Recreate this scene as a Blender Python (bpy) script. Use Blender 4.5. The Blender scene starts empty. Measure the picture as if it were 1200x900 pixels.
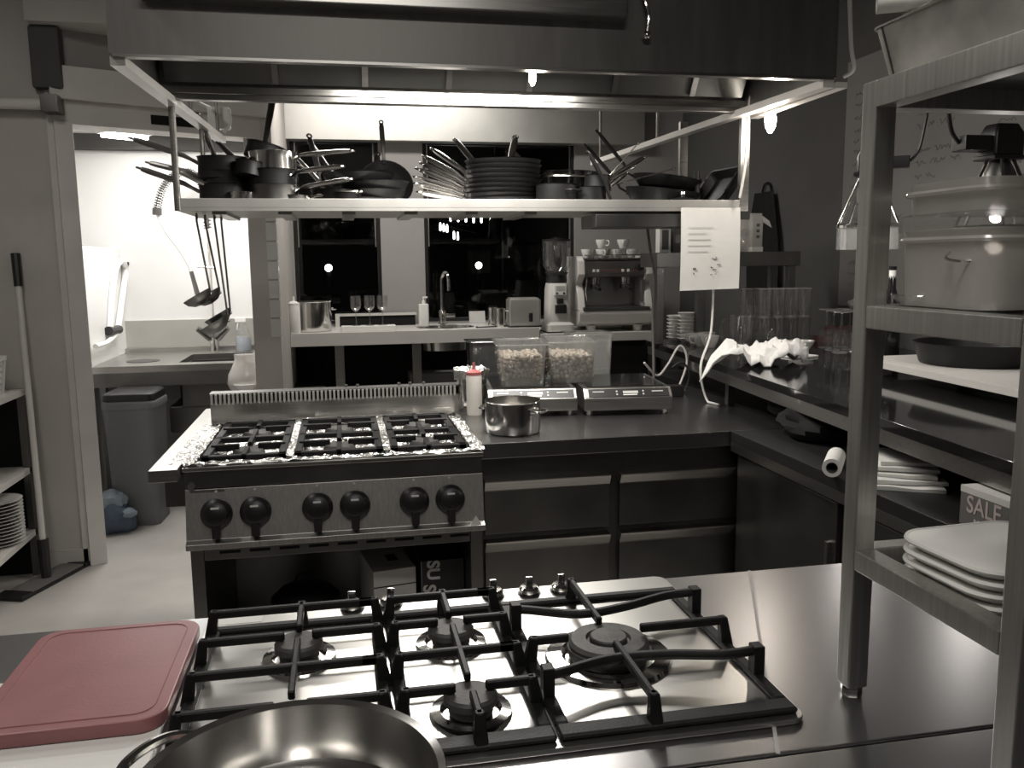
import bpy, bmesh, math, random
import numpy as np
from mathutils import Matrix, Vector, noise
PI = math.pi
random.seed(7)
SC = bpy.context.scene
COL = SC.collection

# ------------------------------------------------------------------ camera
FPX = 1000.0
EYE = np.array([0.0, 0.0, 1.5])
_y = np.array([-.2, .141, -1.0]); _y /= np.linalg.norm(_y)
_x = np.array([5.141, .1998, -1.0]); _x -= _y*(_x @ _y); _x /= np.linalg.norm(_x)
_z = np.cross(_x, _y)
RW = np.array([_x, _y, _z])            # camera axes -> room axes

def P(px, py, x=None, y=None, z=None):
    """pixel of the 1200x900 photograph -> point on a plane x=, y= or z= of the room"""
    d = RW @ np.array([(px-600)/FPX, (450-py)/FPX, -1.0])
    if z is not None: t = (z-EYE[2])/d[2]
    elif y is not None: t = (y-EYE[1])/d[1]
    else: t = (x-EYE[0])/d[0]
    return Vector(EYE + t*d)

cam_d = bpy.data.cameras.new('camera')
cam_d.sensor_fit = 'HORIZONTAL'; cam_d.sensor_width = 36.0
cam_d.lens = 36.0*FPX/1200.0
cam_d.clip_start = 0.02
cam = bpy.data.objects.new('camera', cam_d); COL.objects.link(cam)
m = Matrix.Identity(4)
for r in range(3):
    for c in range(3): m[r][c] = RW[r][c]
    m[r][3] = EYE[r]
cam.matrix_world = m
SC.camera = cam

# ------------------------------------------------------------------ world, light, exposure
w = bpy.data.worlds.new('night'); SC.world = w; w.use_nodes = True
w.node_tree.nodes['Background'].inputs[0].default_value = (.5, .55, .6, 1)
w.node_tree.nodes['Background'].inputs[1].default_value = .004
vs = SC.view_settings
vs.view_transform = 'Standard'; vs.look = 'None'; vs.exposure = 0.4; vs.gamma = 1.0; vs.use_curve_mapping = False

def area(name, loc, sx, sy, power, rot=(0, 0, 0), col=(1, .96, .9), spread=PI):
    l = bpy.data.lights.new(name, 'AREA'); l.shape = 'RECTANGLE'; l.size = sx; l.size_y = sy
    l.energy = power; l.color = col; l.spread = spread
    o = bpy.data.objects.new(name, l); COL.objects.link(o); o.location = loc; o.rotation_euler = rot
    return o
SC.cycles.transparent_max_bounces = 40
area('dish_room_lamp', (-.95, 5.55, 2.36), .7, .5, 24, col=(1, .98, .95))
area('bar_fill_light', (.45, 5.3, 2.97), 1.4, .3, 30)  # unseen area light added behind the hood to brighten the bulkhead
area('aisle_fill_light', (-1.3, 2.7, 2.97), .3, .9, 9)  # unseen area light added to brighten the pier, floor and left shelf
area('hood_strip_lamp', (.5, 3.05, 2.2), .9, .28, 26)
area('island_fill_light', (.1, .25, 2.97), 1.0, .3, 16)  # unseen light added overhead to brighten the hob and the rack
area('front_fill_light', (-.6, -.7, 2.97), 1.0, .4, 4)  # unseen fill added behind the camera for reflections in the steel

# ------------------------------------------------------------------ materials
def mat(name, col, rough=.5, metal=0, spec=.5, nz=0, nscale=20, bump=0, bscale=60, rvar=0, aniso=None, emit=None, coat=0):
    M = bpy.data.materials.new(name); M.use_nodes = True
    nt = M.node_tree; b = nt.nodes['Principled BSDF']
    c = tuple(col)+(1,) if len(col) == 3 else col
    b.inputs['Base Color'].default_value = c; b.inputs['Roughness'].default_value = rough
    b.inputs['Metallic'].default_value = metal; b.inputs['Specular IOR Level'].default_value = spec
    b.inputs['Coat Weight'].default_value = coat
    tc = nt.nodes.new('ShaderNodeTexCoord')
    vec = tc.outputs['Object']
    if aniso:
        mp = nt.nodes.new('ShaderNodeMapping'); mp.inputs['Scale'].default_value = aniso
        nt.links.new(vec, mp.inputs['Vector']); vec = mp.outputs['Vector']
    if nz or rvar:
        n = nt.nodes.new('ShaderNodeTexNoise'); n.inputs['Scale'].default_value = nscale; n.inputs['Detail'].default_value = 5
        nt.links.new(vec, n.inputs['Vector'])
        if nz:
            r = nt.nodes.new('ShaderNodeValToRGB')
            r.color_ramp.elements[0].color = tuple(max(0, x*(1-nz)) for x in c[:3])+(1,)
            r.color_ramp.elements[1].color = tuple(min(1, x*(1+nz)) for x in c[:3])+(1,)
            r.color_ramp.elements[0].position = .3; r.color_ramp.elements[1].position = .7
            nt.links.new(n.outputs['Fac'], r.inputs['Fac']); nt.links.new(r.outputs['Color'], b.inputs['Base Color'])
        if rvar:
            mr = nt.nodes.new('ShaderNodeMapRange'); mr.inputs[3].default_value = max(.02, rough-rvar); mr.inputs[4].default_value = min(1, rough+rvar)
            nt.links.new(n.outputs['Fac'], mr.inputs[0]); nt.links.new(mr.outputs[0], b.inputs['Roughness'])
    if bump:
        n2 = nt.nodes.new('ShaderNodeTexNoise'); n2.inputs['Scale'].default_value = bscale; n2.inputs['Detail'].default_value = 4
        nt.links.new(vec, n2.inputs['Vector'])
        bp = nt.nodes.new('ShaderNodeBump'); bp.inputs['Strength'].default_value = bump; bp.inputs['Distance'].default_value = .01
        nt.links.new(n2.outputs['Fac'], bp.inputs['Height']); nt.links.new(bp.outputs['Normal'], b.inputs['Normal'])
    if emit:
        b.inputs['Emission Color'].default_value = tuple(emit[:3])+(1,); b.inputs['Emission Strength'].default_value = emit[3]
    return M

def thin_glass(name, tint=(.95, .95, .95), rough=.02, base=.04, milk=0, milkcol=(.8, .8, .78)):
    """clear or milky sheet: transparent + glossy by fresnel, optional diffuse share"""
    M = bpy.data.materials.new(name); M.use_nodes = True
    nt = M.node_tree; nt.nodes.clear()
    out = nt.nodes.new('ShaderNodeOutputMaterial')
    tr = nt.nodes.new('ShaderNodeBsdfTransparent'); tr.inputs[0].default_value = tint+(1,)
    gl = nt.nodes.new('ShaderNodeBsdfGlossy'); gl.inputs['Roughness'].default_value = rough
    body = tr.outputs[0]
    if milk:
        df = nt.nodes.new('ShaderNodeBsdfDiffuse'); df.inputs[0].default_value = milkcol+(1,)
        tl = nt.nodes.new('ShaderNodeBsdfTranslucent'); tl.inputs[0].default_value = milkcol+(1,)
        m1 = nt.nodes.new('ShaderNodeMixShader'); m1.inputs[0].default_value = .45
        nt.links.new(df.outputs[0], m1.inputs[1]); nt.links.new(tl.outputs[0], m1.inputs[2])
        m2 = nt.nodes.new('ShaderNodeMixShader'); m2.inputs[0].default_value = milk
        nt.links.new(body, m2.inputs[1]); nt.links.new(m1.outputs[0], m2.inputs[2]); body = m2.outputs[0]
    lw = nt.nodes.new('ShaderNodeLayerWeight'); lw.inputs[0].default_value = .5
    pw = nt.nodes.new('ShaderNodeMath'); pw.operation = 'POWER'; pw.inputs[1].default_value = 3.5
    nt.links.new(lw.outputs['Facing'], pw.inputs[0])
    ad = nt.nodes.new('ShaderNodeMath'); ad.operation = 'MULTIPLY_ADD'; ad.inputs[1].default_value = .65; ad.inputs[2].default_value = base
    nt.links.new(pw.outputs[0], ad.inputs[0])
    mx = nt.nodes.new('ShaderNodeMixShader'); nt.links.new(ad.outputs[0], mx.inputs[0])
    nt.links.new(body, mx.inputs[1]); nt.links.new(gl.outputs[0], mx.inputs[2])
    nt.links.new(mx.outputs[0], out.inputs[0])
    return M

M = {}
M['steel'] = mat('brushed_steel', (.46, .45, .43), .3, 1, nz=.12, nscale=6, rvar=.06, aniso=(1, 30, 30))
M['steelv'] = mat('brushed_steel_upright', (.52, .51, .49), .4, 1, nz=.12, nscale=6, rvar=.06, aniso=(30, 30, 1))
M['worktop'] = mat('worn_steel_worktop', (.34, .335, .335), .29, 1, rvar=.03, nscale=2)
M['satin'] = mat('satin_steel', (.62, .61, .58), .48, 1, nz=.06, nscale=5, rvar=.05)
M['steelmid'] = mat('dull_steel', (.2, .196, .19), .36, 1, nz=.15, nscale=5, rvar=.08)
M['steeldark'] = mat('dark_steel', (.15, .145, .14), .4, 1, nz=.2, nscale=5, rvar=.08)
M['hobsteel'] = mat('polished_hob_steel', (.62, .61, .585), .3, 1, rvar=.03, nscale=3)
M['chrome'] = mat('chrome', (.72, .71, .69), .1, 1)
M['potsteel'] = mat('pot_steel', (.72, .71, .69), .17, 1)
M['joint'] = mat('joint_sealant', (.34, .335, .33), .5)
M['iron'] = mat('cast_iron', (.007, .007, .007), .5, 0, .25, nz=.3, nscale=60, bump=.12, bscale=300)
M['burner'] = mat('burner_cap', (.055, .053, .05), .55, 0, .4, nz=.35, nscale=40, bump=.1, bscale=200)
M['black'] = mat('black_plastic', (.014, .014, .014), .38, 0, .5)
M['blackmatt'] = mat('black_matt', (.01, .01, .01), .8, 0, .2)
M['blackgloss'] = mat('black_polished_stone', (.012, .012, .012), .07, 0, .6)
M['nonstick'] = mat('nonstick_black', (.009, .009, .009), .48, 0, .3, rvar=.1, nscale=15)
M['handle'] = mat('pan_handle_steel', (.55, .54, .52), .22, 1, nz=.1, nscale=20)
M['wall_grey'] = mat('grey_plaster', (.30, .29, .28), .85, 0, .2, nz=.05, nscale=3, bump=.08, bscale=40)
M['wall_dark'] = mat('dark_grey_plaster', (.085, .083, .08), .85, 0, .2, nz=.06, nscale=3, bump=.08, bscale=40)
M['wall_white'] = mat('white_wall_panel', (.74, .735, .72), .45, 0, .4, nz=.02, nscale=2)
M['wall_warm'] = mat('warm_grey_plaster', (.46, .435, .41), .8, 0, .25, nz=.05, nscale=4, bump=.06, bscale=40)
M['frame'] = mat('painted_door_frame', (.58, .56, .53), .5, 0, .4, nz=.04, nscale=8)
M['floor'] = mat('resin_floor', (.42, .40, .375), .35, 0, .4, nz=.08, nscale=5, bump=.04, bscale=90)
M['ceil'] = mat('grey_ceiling', (.16, .155, .15), .9, 0, .2, nz=.05, nscale=3)
M['hood'] = mat('hood_steel', (.27, .263, .25), .48, 1, nz=.12, nscale=3, rvar=.06, aniso=(8, 8, 1))
M['filter'] = mat('hood_filter', (.10, .10, .095), .45, 1, nz=.2, nscale=3)
M['white'] = mat('white_plastic', (.78, .77, .74), .4, 0, .5)
M['cream'] = mat('cream_plastic', (.66, .63, .58), .4, 0, .5)
M['paint'] = mat('off_white_enamel', (.62, .6, .57), .3, 0, .5, nz=.03, nscale=5)
M['ceramic'] = mat('white_china', (.8, .79, .77), .15, 0, .5)
M['pink'] = mat('pink_board_plastic', (.30, .125, .13), .4, 0, .5, nz=.06, nscale=14, bump=.03, bscale=150)
M['pinkcloth'] = mat('dusky_pink_cloth', (.22, .10, .105), .9, 0, .2, nz=.1, nscale=30)
M['red'] = mat('red_plastic', (.36, .11, .11), .4)
M['paper'] = mat('paper', (.74, .73, .70), .8, 0, .2, nz=.03, nscale=12)
M['ink'] = mat('ink', (.05, .05, .05), .8, 0, .1)
M['marker'] = mat('wall_marker', (.13, .125, .12), .8, 0, .1)
M['board_grey'] = mat('grey_board', (.17, .165, .16), .6, 0, .3, nz=.05, nscale=3)
M['cloth'] = mat('white_cloth', (.7, .69, .67), .95, 0, .1, nz=.08, nscale=40, bump=.3, bscale=160)
M['bin'] = mat('grey_bin_plastic', (.15, .155, .16), .5, 0, .4, nz=.05, nscale=10)
M['blue'] = mat('blue_grey_cloth', (.10, .13, .18), .85, 0, .2, nz=.2, nscale=12)
M['bluelight'] = mat('pale_blue_cloth', (.30, .36, .42), .85, 0, .2, nz=.1, nscale=12)
M['card'] = mat('card_box', (.55, .54, .52), .7, 0, .2, nz=.05, nscale=10)
M['cardblack'] = mat('black_card', (.018, .018, .018), .5, 0, .4)
M['saltgrey'] = mat('salt_box_print', (.13, .125, .12), .6, 0, .3)
M['salttext'] = mat('salt_box_pink_lettering', (.46, .38, .37), .6, 0, .3)
M['foil'] = mat('aluminium_foil', (.75, .74, .72), .22, 1, bump=.9, bscale=55)
M['bean'] = mat('hazelnut', (.46, .40, .34), .6, 0, .3, nz=.45, nscale=70)
M['glass'] = thin_glass('clear_glass', (.975, .975, .975), .03, .1, milk=.03)
M['pane'] = thin_glass('window_glass', (.8, .82, .82), .015, .03)
M['milky'] = thin_glass('clear_food_box_plastic', (.9, .9, .89), .08, .07, milk=.16)
M['milk2'] = thin_glass('milky_tub_plastic', (.85, .84, .82), .15, .06, milk=.5, milkcol=(.92, .9, .87))
M['smoke'] = thin_glass('smoky_plastic', (.55, .55, .54), .08, .06, milk=.15, milkcol=(.3, .3, .3))
M['bottle'] = thin_glass('dark_bottle_glass', (.08, .07, .06), .05, .06)
M['tile'] = mat('white_wall_tile', (.62, .61, .59), .2, 0, .5)
M['grout'] = mat('grout', (.3, .295, .285), .9)
M['tube'] = mat('lamp_tube', (1, 1, 1), .5, emit=(1, .97, .92, 9))
M['bulb'] = mat('bulb_glow', (1, 1, 1), .5, emit=(1, .9, .78, 30))
M['lampglow'] = mat('pendant_bulb_glow', (1, 1, 1), .5, emit=(1, .95, .88, 6))
M['reflectedlamp'] = mat('window_reflection_glow', (1, 1, 1), .5, emit=(1, .97, .92, 12))  # glow of the added globes and bulbs that imitate window reflections
M['hose'] = mat('white_hose', (.85, .85, .83), .35)
M['cable'] = mat('white_cable', (.6, .59, .56), .5)
M['night'] = mat('dark_building', (.012, .012, .013), .9)
M['lcd'] = mat('display', (.5, .5, .48), .3)
M['water'] = mat('blue_liquid', (.30, .325, .35), .2)
M['glass_glint'] = thin_glass('glass_edge_glint', (.95, .95, .95), .05, .3, milk=.6, milkcol=(.9, .9, .88))  # milky white put into lips and bases for bright highlights on glass
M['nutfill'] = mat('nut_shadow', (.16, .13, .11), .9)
M['food'] = mat('dough', (.50, .44, .41), .6, 0, .3, nz=.2, nscale=9)
M['machine'] = mat('machine_steel', (.33, .32, .31), .28, 1, nz=.1, nscale=5)

# ------------------------------------------------------------------ mesh helpers
def rrect(w, d, r, n=4):
    pts = []
    for cx, cy, a0 in ((w/2-r, d/2-r, 0), (-w/2+r, d/2-r, 90), (-w/2+r, -d/2+r, 180), (w/2-r, -d/2+r, 270)):
        for k in range(n+1):
            a = math.radians(a0+90*k/n); pts.append((cx+r*math.cos(a), cy+r*math.sin(a)))
    return pts

class MB:
    def __init__(s): s.v = []; s.f = []
    def add(s, vs, fs, m=None):
        o = len(s.v)
        s.v += [(m @ Vector(v)) if m else Vector(v) for v in vs]
        s.f += [tuple(i+o for i in f) for f in fs]; return s
    def box(s, x0, x1, y0, y1, z0, z1, m=None):
        vs = [(x, y, z) for z in (z0, z1) for y in (y0, y1) for x in (x0, x1)]
        return s.add(vs, [(0, 2, 3, 1), (4, 5, 7, 6), (0, 1, 5, 4), (2, 6, 7, 3), (0, 4, 6, 2), (1, 3, 7, 5)], m)
    def loft(s, rings, m=None, cap0=True, cap1=True, closed=False):
        n = len(rings[0]); vs = [p for r in rings for p in r]; fs = []
        k = len(rings)
        for i in range(k if closed else k-1):
            a = i*n; b = ((i+1) % k)*n
            for j in range(n):
                j2 = (j+1) % n; fs.append((a+j, a+j2, b+j2, b+j))
        if not closed:
            if cap0: fs.append(tuple(range(n-1, -1, -1)))
            if cap1: fs.append(tuple(range((k-1)*n, k*n)))
        return s.add(vs, fs, m)
    def prism(s, poly, z0, z1, m=None, top=1.0):
        return s.loft([[(x, y, z0) for x, y in poly], [(x*top, y*top, z1) for x, y in poly]], m)
    def lathe(s, prof, n=24, m=None, cap0=False, cap1=False):
        rings = [[(max(r, 1e-4)*math.cos(2*PI*j/n), max(r, 1e-4)*math.sin(2*PI*j/n), z) for j in range(n)] for r, z in prof]
        return s.loft(rings, m, cap0, cap1)
    def cyl(s, p0, p1, r0, r1=None, n=12, caps=True):
        r1 = r0 if r1 is None else r1
        return s.tube([p0, p1], [r0, r1], n, caps=caps)
    def tube(s, pts, r, n=8, closed=False, flat=1.0, caps=True, up=None):
        pts = [Vector(p) for p in pts]; k = len(pts)
        rr = r if isinstance(r, (list, tuple)) else [r]*k
        rings = []; prev = None
        for i in range(k):
            if closed: t = pts[(i+1) % k]-pts[i-1]
            else: t = pts[min(i+1, k-1)]-pts[max(i-1, 0)]
            t.normalize()
            if prev is None:
                a = Vector(up) if up else (Vector((0, 0, 1)) if abs(t.z) < .9 else Vector((1, 0, 0)))
                u = t.cross(a).normalized()
            else:
                u = prev-t*prev.dot(t)
                if u.length < 1e-6: u = t.orthogonal()
                u.normalize()
            prev = u; w2 = t.cross(u)
            rings.append([pts[i]+u*(rr[i]*math.cos(2*PI*j/n))+w2*(rr[i]*flat*math.sin(2*PI*j/n)) for j in range(n)])
        return s.loft(rings, None, caps, caps, closed)
    def bar(s, p0, p1, w, h, up=(0, 0, 1)):
        p0 = Vector(p0); p1 = Vector(p1); t = (p1-p0).normalized(); a = Vector(up)
        if abs(t.dot(a)) > .99: a = Vector((1, 0, 0))
        u = t.cross(a).normalized()*w/2; v = u.cross(t).normalized()*h/2
        q = lambda p: [p-u-v, p+u-v, p+u+v, p-u+v]
        return s.loft([q(p0), q(p1)])
    def sphere(s, c, r, n=12, sc=(1, 1, 1)):
        c = Vector(c); k = max(4, n//2)
        prof = [(r*math.sin(PI*i/k), -r*math.cos(PI*i/k)) for i in range(k+1)]
        return s.lathe(prof, n, Matrix.Translation(c) @ Matrix.Diagonal((sc[0], sc[1], sc[2], 1)))
    def torus(s, c, R, r, n=24, k=8, m=None):
        pts = [Vector(c)+Vector((R*math.cos(2*PI*i/n), R*math.sin(2*PI*i/n), 0)) for i in range(n)]
        if m: pts = [m @ p for p in pts]
        return s.tube(pts, r, k, closed=True)
    def build(s, name, mt, parent=None, smooth=False, bevel=0, seg=2, world=False, ang=35):
        me = bpy.data.meshes.new(name)
        vs = s.v
        if world and parent is not None:
            inv = WM[parent].inverted(); vs = [inv @ v for v in vs]
        me.from_pydata([tuple(v) for v in vs], [], s.f)
        bm = bmesh.new(); bm.from_mesh(me)
        bmesh.ops.recalc_face_normals(bm, faces=bm.faces)
        if bevel:
            ed = [e for e in bm.edges if len(e.link_faces) == 2 and e.calc_face_angle(0) > math.radians(40)]
            bmesh.ops.bevel(bm, geom=ed, offset=bevel, segments=seg, affect='EDGES', clamp_overlap=True, profile=.5)
        bm.to_mesh(me); bm.free()
        if smooth or bevel:
            me.shade_smooth(); me.set_sharp_from_angle(angle=math.radians(ang))
        me.materials.append(M[mt] if isinstance(mt, str) else mt)
        o = bpy.data.objects.new(name, me); COL.objects.link(o)
        if bevel:
            wn = o.modifiers.new('flat_faces', 'WEIGHTED_NORMAL'); wn.keep_sharp = True; wn.weight = 100
        if parent is not None: o.parent = parent; WM[o] = WM[parent]
        else: WM[o] = Matrix.Identity(4)
        return o

WM = {}
def tag(o, label, cat, group=None):
    o['label'] = label; o['category'] = cat
    if group: o['group'] = group
    return o
def thing(name, label, cat, loc=(0, 0, 0), rz=0, group=None, rx=0, ry=0):
    o = bpy.data.objects.new(name, None); COL.objects.link(o)
    o.empty_display_size = .05
    o.location = loc; o.rotation_euler = (rx, ry, rz)
    WM[o] = Matrix.Translation(Vector(loc)) @ o.rotation_euler.to_matrix().to_4x4()
    return tag(o, label, cat, group)
def single(mb, name, mt, label, cat, loc=(0, 0, 0), rz=0, group=None, rx=0, ry=0, **k):
    o = mb.build(name, mt, None, **k); o.location = loc; o.rotation_euler = (rx, ry, rz)
    return tag(o, label, cat, group)
def struct(mb, name, mt, parent=None, **k):
    o = mb.build(name, mt, parent, **k)
    if parent is None: o['kind'] = 'structure'
    return o
def children(o): return [c for c in COL.objects if c.parent == o]
def dup(root, loc, rz=0, label=None, rx=0, ry=0):
    r = root.copy(); COL.objects.link(r); r.location = loc; r.rotation_euler = (rx, ry, rz)
    if label: r['label'] = label
    for ch in children(root):
        c = ch.copy(); COL.objects.link(c); c.parent = r
        for g in children(ch):
            d = g.copy(); COL.objects.link(d); d.parent = c
    return r
def text_mesh(parent, name, body, size, mtx, mt, bold=0, space=1.0):
    cu = bpy.data.curves.new(name, 'FONT'); cu.body = body; cu.size = size; cu.extrude = .0003; cu.offset = bold
    cu.align_x = 'CENTER'; cu.align_y = 'CENTER'; cu.space_character = space
    t = bpy.data.objects.new(name, cu); COL.objects.link(t)
    dg = bpy.context.evaluated_depsgraph_get(); me = bpy.data.meshes.new_from_object(t.evaluated_get(dg))
    bpy.data.objects.remove(t); bpy.data.curves.remove(cu)
    me.materials.clear(); me.materials.append(M[mt]); me.transform(mtx)
    o = bpy.data.objects.new(name, me); COL.objects.link(o); o.parent = parent
    return o
T = lambda x, y, z: Matrix.Translation((x, y, z))
RX = lambda a: Matrix.Rotation(a, 4, 'X')
RY = lambda a: Matrix.Rotation(a, 4, 'Y')
RZ = lambda a: Matrix.Rotation(a, 4, 'Z')
def spline(pts, n=8):
    pts = [Vector(p) for p in pts]; out = []
    for i in range(len(pts)-1):
        p0 = pts[max(i-1, 0)]; p1 = pts[i]; p2 = pts[i+1]; p3 = pts[min(i+2, len(pts)-1)]
        for k in range(n):
            t = k/n
            out.append(.5*((2*p1)+(p2-p0)*t+(2*p0-5*p1+4*p2-p3)*t*t+(3*p1-p0-3*p2+p3)*t**3))
    out.append(pts[-1]); return out
# ================================================================== the room
ZC = 3.0                      # ceiling
YB = 6.4                       # back wall
struct(MB().box(-2.6, 2.75, -1.6, 6.5, -.05, 0), 'floor', 'floor')
struct(MB().box(-2.6, 2.75, -1.6, 6.5, ZC, ZC+.05), 'ceiling', 'ceil')
XR = 2.62
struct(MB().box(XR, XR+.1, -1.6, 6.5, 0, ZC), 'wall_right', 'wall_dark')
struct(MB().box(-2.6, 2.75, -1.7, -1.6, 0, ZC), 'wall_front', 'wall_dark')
struct(MB().box(-2.7, -2.6, -1.6, 6.5, 0, ZC), 'wall_left', 'wall_grey')
# back wall around two night windows
W1 = (-.33, .29); W2 = (.61, 1.76); WZ0, WZ1 = 1.06, 2.38
b = MB().box(-.4, W1[0], YB, YB+.1, 0, ZC).box(W1[1], W2[0], YB, YB+.1, 0, ZC).box(W2[1], 2.75, YB, YB+.1, 0, ZC)
b.box(W1[0], W1[1], YB, YB+.1, 0, WZ0).box(W1[0], W1[1], YB, YB+.1, WZ1, ZC).box(W2[0], W2[1], YB, YB+.1, 0, WZ0).box(W2[0], W2[1], YB, YB+.1, WZ1, ZC)
struct(b, 'wall_back', 'wall_grey')
struct(MB().box(-2.6, -.4, YB, YB+.1, 0, ZC), 'wall_dish_back', 'wall_white')
for i, (a, c) in enumerate((W1, W2)):
    fr = MB()
    for q in ((a, a+.025, WZ0, WZ1), (c-.025, c, WZ0, WZ1), (a, c, WZ0, WZ0+.025), (a, c, WZ1-.025, WZ1)):
        fr.box(q[0], q[1], YB+.03, YB+.08, q[2], q[3])
    o = struct(fr, 'window_%d' % (i+1), 'black')
    xs = [a+.02, c-.02]
    for j in range(len(xs)-1):
        MB().box(xs[j], xs[j+1], YB+.05, YB+.056, WZ0+.02, WZ1-.02).build('pane', 'pane', o)
    for sx in (a+.03, c-.04):
        MB().box(sx, sx+.008, YB+.022, YB+.03, 1.62, WZ1-.02).build('slim_rail', 'steel', o)
# steel bulkhead above the windows
b = MB().box(-.36, 2.27, 6.28, YB, 2.36, ZC)
struct(b, 'trim_1', 'satin', bevel=.004)
# partition between the bar and the dish room, tiled strip on its end
PX0, PX1, PY0 = -.49, -.345, 4.9
pw = struct(MB().box(PX0, PX1, PY0, YB, 0, ZC), 'wall_partition', 'wall_warm')
for k in range(9):
    for c in range(1):
        x0 = PX1-.052; z0 = 1.10+k*.105
        MB().box(x0, PX1+.004, PY0-.006, PY0+.05, z0+.004 if k else z0, z0+.1).build('tile', 'tile', pw, bevel=.002)
# left wall with the mop, door frame and lintel to the dish room
YL = 4.5
struct(MB().box(-2.6, -1.31, YL, YL+.16, 0, ZC), 'wall_pier', 'wall_warm')
struct(MB().box(-1.335, -1.305, YL-.012, YL+.02, 0, 2.36), 'trim_2', 'frame', bevel=.003)
J0 = Vector((-1.27, YL+.03, 0)); J1 = Vector((PX0+.06, PY0+.02, 0)); dj = (J1-J0); L = dj.length; aj = math.atan2(dj.y, dj.x)
mj = T(J0.x, J0.y, 0) @ RZ(aj)
struct(MB().box(-.05, .03, -.04, .14, 0, 2.18, mj), 'door_1', 'frame', bevel=.003)
o = bpy.data.objects['door_1']
MB().box(-.05, L+.02, -.03, .14, 2.17, 2.28, mj).build('head_rail', 'frame', o, bevel=.003)
MB().box(L*.42, L*.66, -.036, -.028, 2.2, 2.245, mj).build('closer_slot', 'blackmatt', o)
struct(MB().box(-.06, L+.05, -.07, .15, 2.28, 2.43, mj), 'trim_3', 'frame', bevel=.003)
struct(MB().box(-.06, L+.05, -.02, .1, 2.43, ZC, mj), 'wall_over_door', 'wall_grey')
# dropped beam along the top of the pier and the box column on it
struct(MB().box(-1.36, -.5, YL-.12, YL+.5, 2.60, ZC), 'trim_4', 'wall_warm', bevel=.004)
struct(MB().box(-1.37, -1.24, YL-.06, YL+.02, 2.32, 2.60), 'trim_5', 'wall_dark', bevel=.012)
# dish room shell
struct(MB().box(-2.2, -2.12, YL+.16, YB, 0, ZC), 'wall_dish_left', 'wall_white')
struct(MB().box(-2.2, PX0, YL+.45, YB, 2.38, 2.42), 'ceiling_dish', 'wall_white')
struct(MB().box(-1.75, PX0, YB-.09, YB, 2.28, 2.38), 'trim_6', 'wall_dark')
struct(MB().box(-1.56, -1.5, 5.2, YB, 0, 1.62), 'wall_splash', 'wall_white', bevel=.004)
struct(MB().box(-1.5, PX0, YB-.02, YB, .9, 1.12), 'trim_7', 'satin')
struct(MB().box(-2.6, -1.31, YL-.012, YL, 0, .09), 'baseboard_left', 'wall_warm')
# sliding rail on the pier wall
r = thing('wall_rail', 'horizontal pale metal rail high on the pier wall beside the doorway', 'rail', (-1.9, YL-.05, 2.32))
xr_ = P(50, 122, y=YL-.06).x; zr_ = P(50, 122, y=YL-.06).z
MB().cyl((-1.95, YL-.06, zr_), (xr_, YL-.06, zr_), .026, n=12).build('tube', 'paint', r, smooth=True, world=True)
MB().box(xr_, xr_+.075, YL-.10, YL-.001, zr_-.04, zr_+.04).build('bracket', 'steeldark', r, world=True, bevel=.004)
MB().cyl((-1.9, YL-.04, zr_), (-1.9, YL, zr_), .012).build('stud', 'steeldark', r, world=True)
# dark building; added glowing globes and bulbs stand for lamp reflections in the panes
single(MB().box(-6, 9, 16, 17, -1, 7).box(-6, 9, 15.8, 16, 2.9, 3.0), 'house_facade', 'night', 'dark house front across the street outside the windows', 'building')
def reflection_dot(px, py, Y, r, label):
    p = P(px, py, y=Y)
    t = thing('window_reflection', label, 'lamp', (p.x, Y, -.5))
    MB().sphere((p.x, Y, p.z), r, 12).build('added_globe', 'reflectedlamp', t, smooth=True, world=True)
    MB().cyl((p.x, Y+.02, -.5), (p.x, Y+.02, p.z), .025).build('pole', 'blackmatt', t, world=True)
reflection_dot(385, 314, 10, .042, 'added glowing globe outside the window for a lamp reflection beside the steel pot')
reflection_dot(561, 311, 10, .04, 'added glowing globe outside the window for a lamp reflection beside the tall tap')
t = thing('reflection_streaks', 'bright bulbs added outside the window for reflected light streaks under the pot shelf', 'lamp', (1.2, 10, -.5))  # added bulbs, wires and poles that imitate streaks reflected in the glass
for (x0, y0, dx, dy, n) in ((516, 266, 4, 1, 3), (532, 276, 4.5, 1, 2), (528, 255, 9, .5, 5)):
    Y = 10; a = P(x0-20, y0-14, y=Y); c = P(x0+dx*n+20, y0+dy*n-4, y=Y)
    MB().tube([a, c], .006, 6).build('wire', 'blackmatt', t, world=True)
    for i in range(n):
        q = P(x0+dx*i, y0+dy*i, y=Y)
        MB().lathe([(0, -.045), (.009, -.04), (.012, 0), (.008, .045), (0, .05)], 8, T(q.x, Y, q.z)).build('bulb', 'reflectedlamp', t, smooth=True, world=True)  # added bulbs that imitate the reflected streaks
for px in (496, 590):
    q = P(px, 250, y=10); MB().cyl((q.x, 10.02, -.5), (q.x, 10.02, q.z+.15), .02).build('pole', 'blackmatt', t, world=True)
# ================================================================== island in the foreground
ZW = .9
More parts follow.
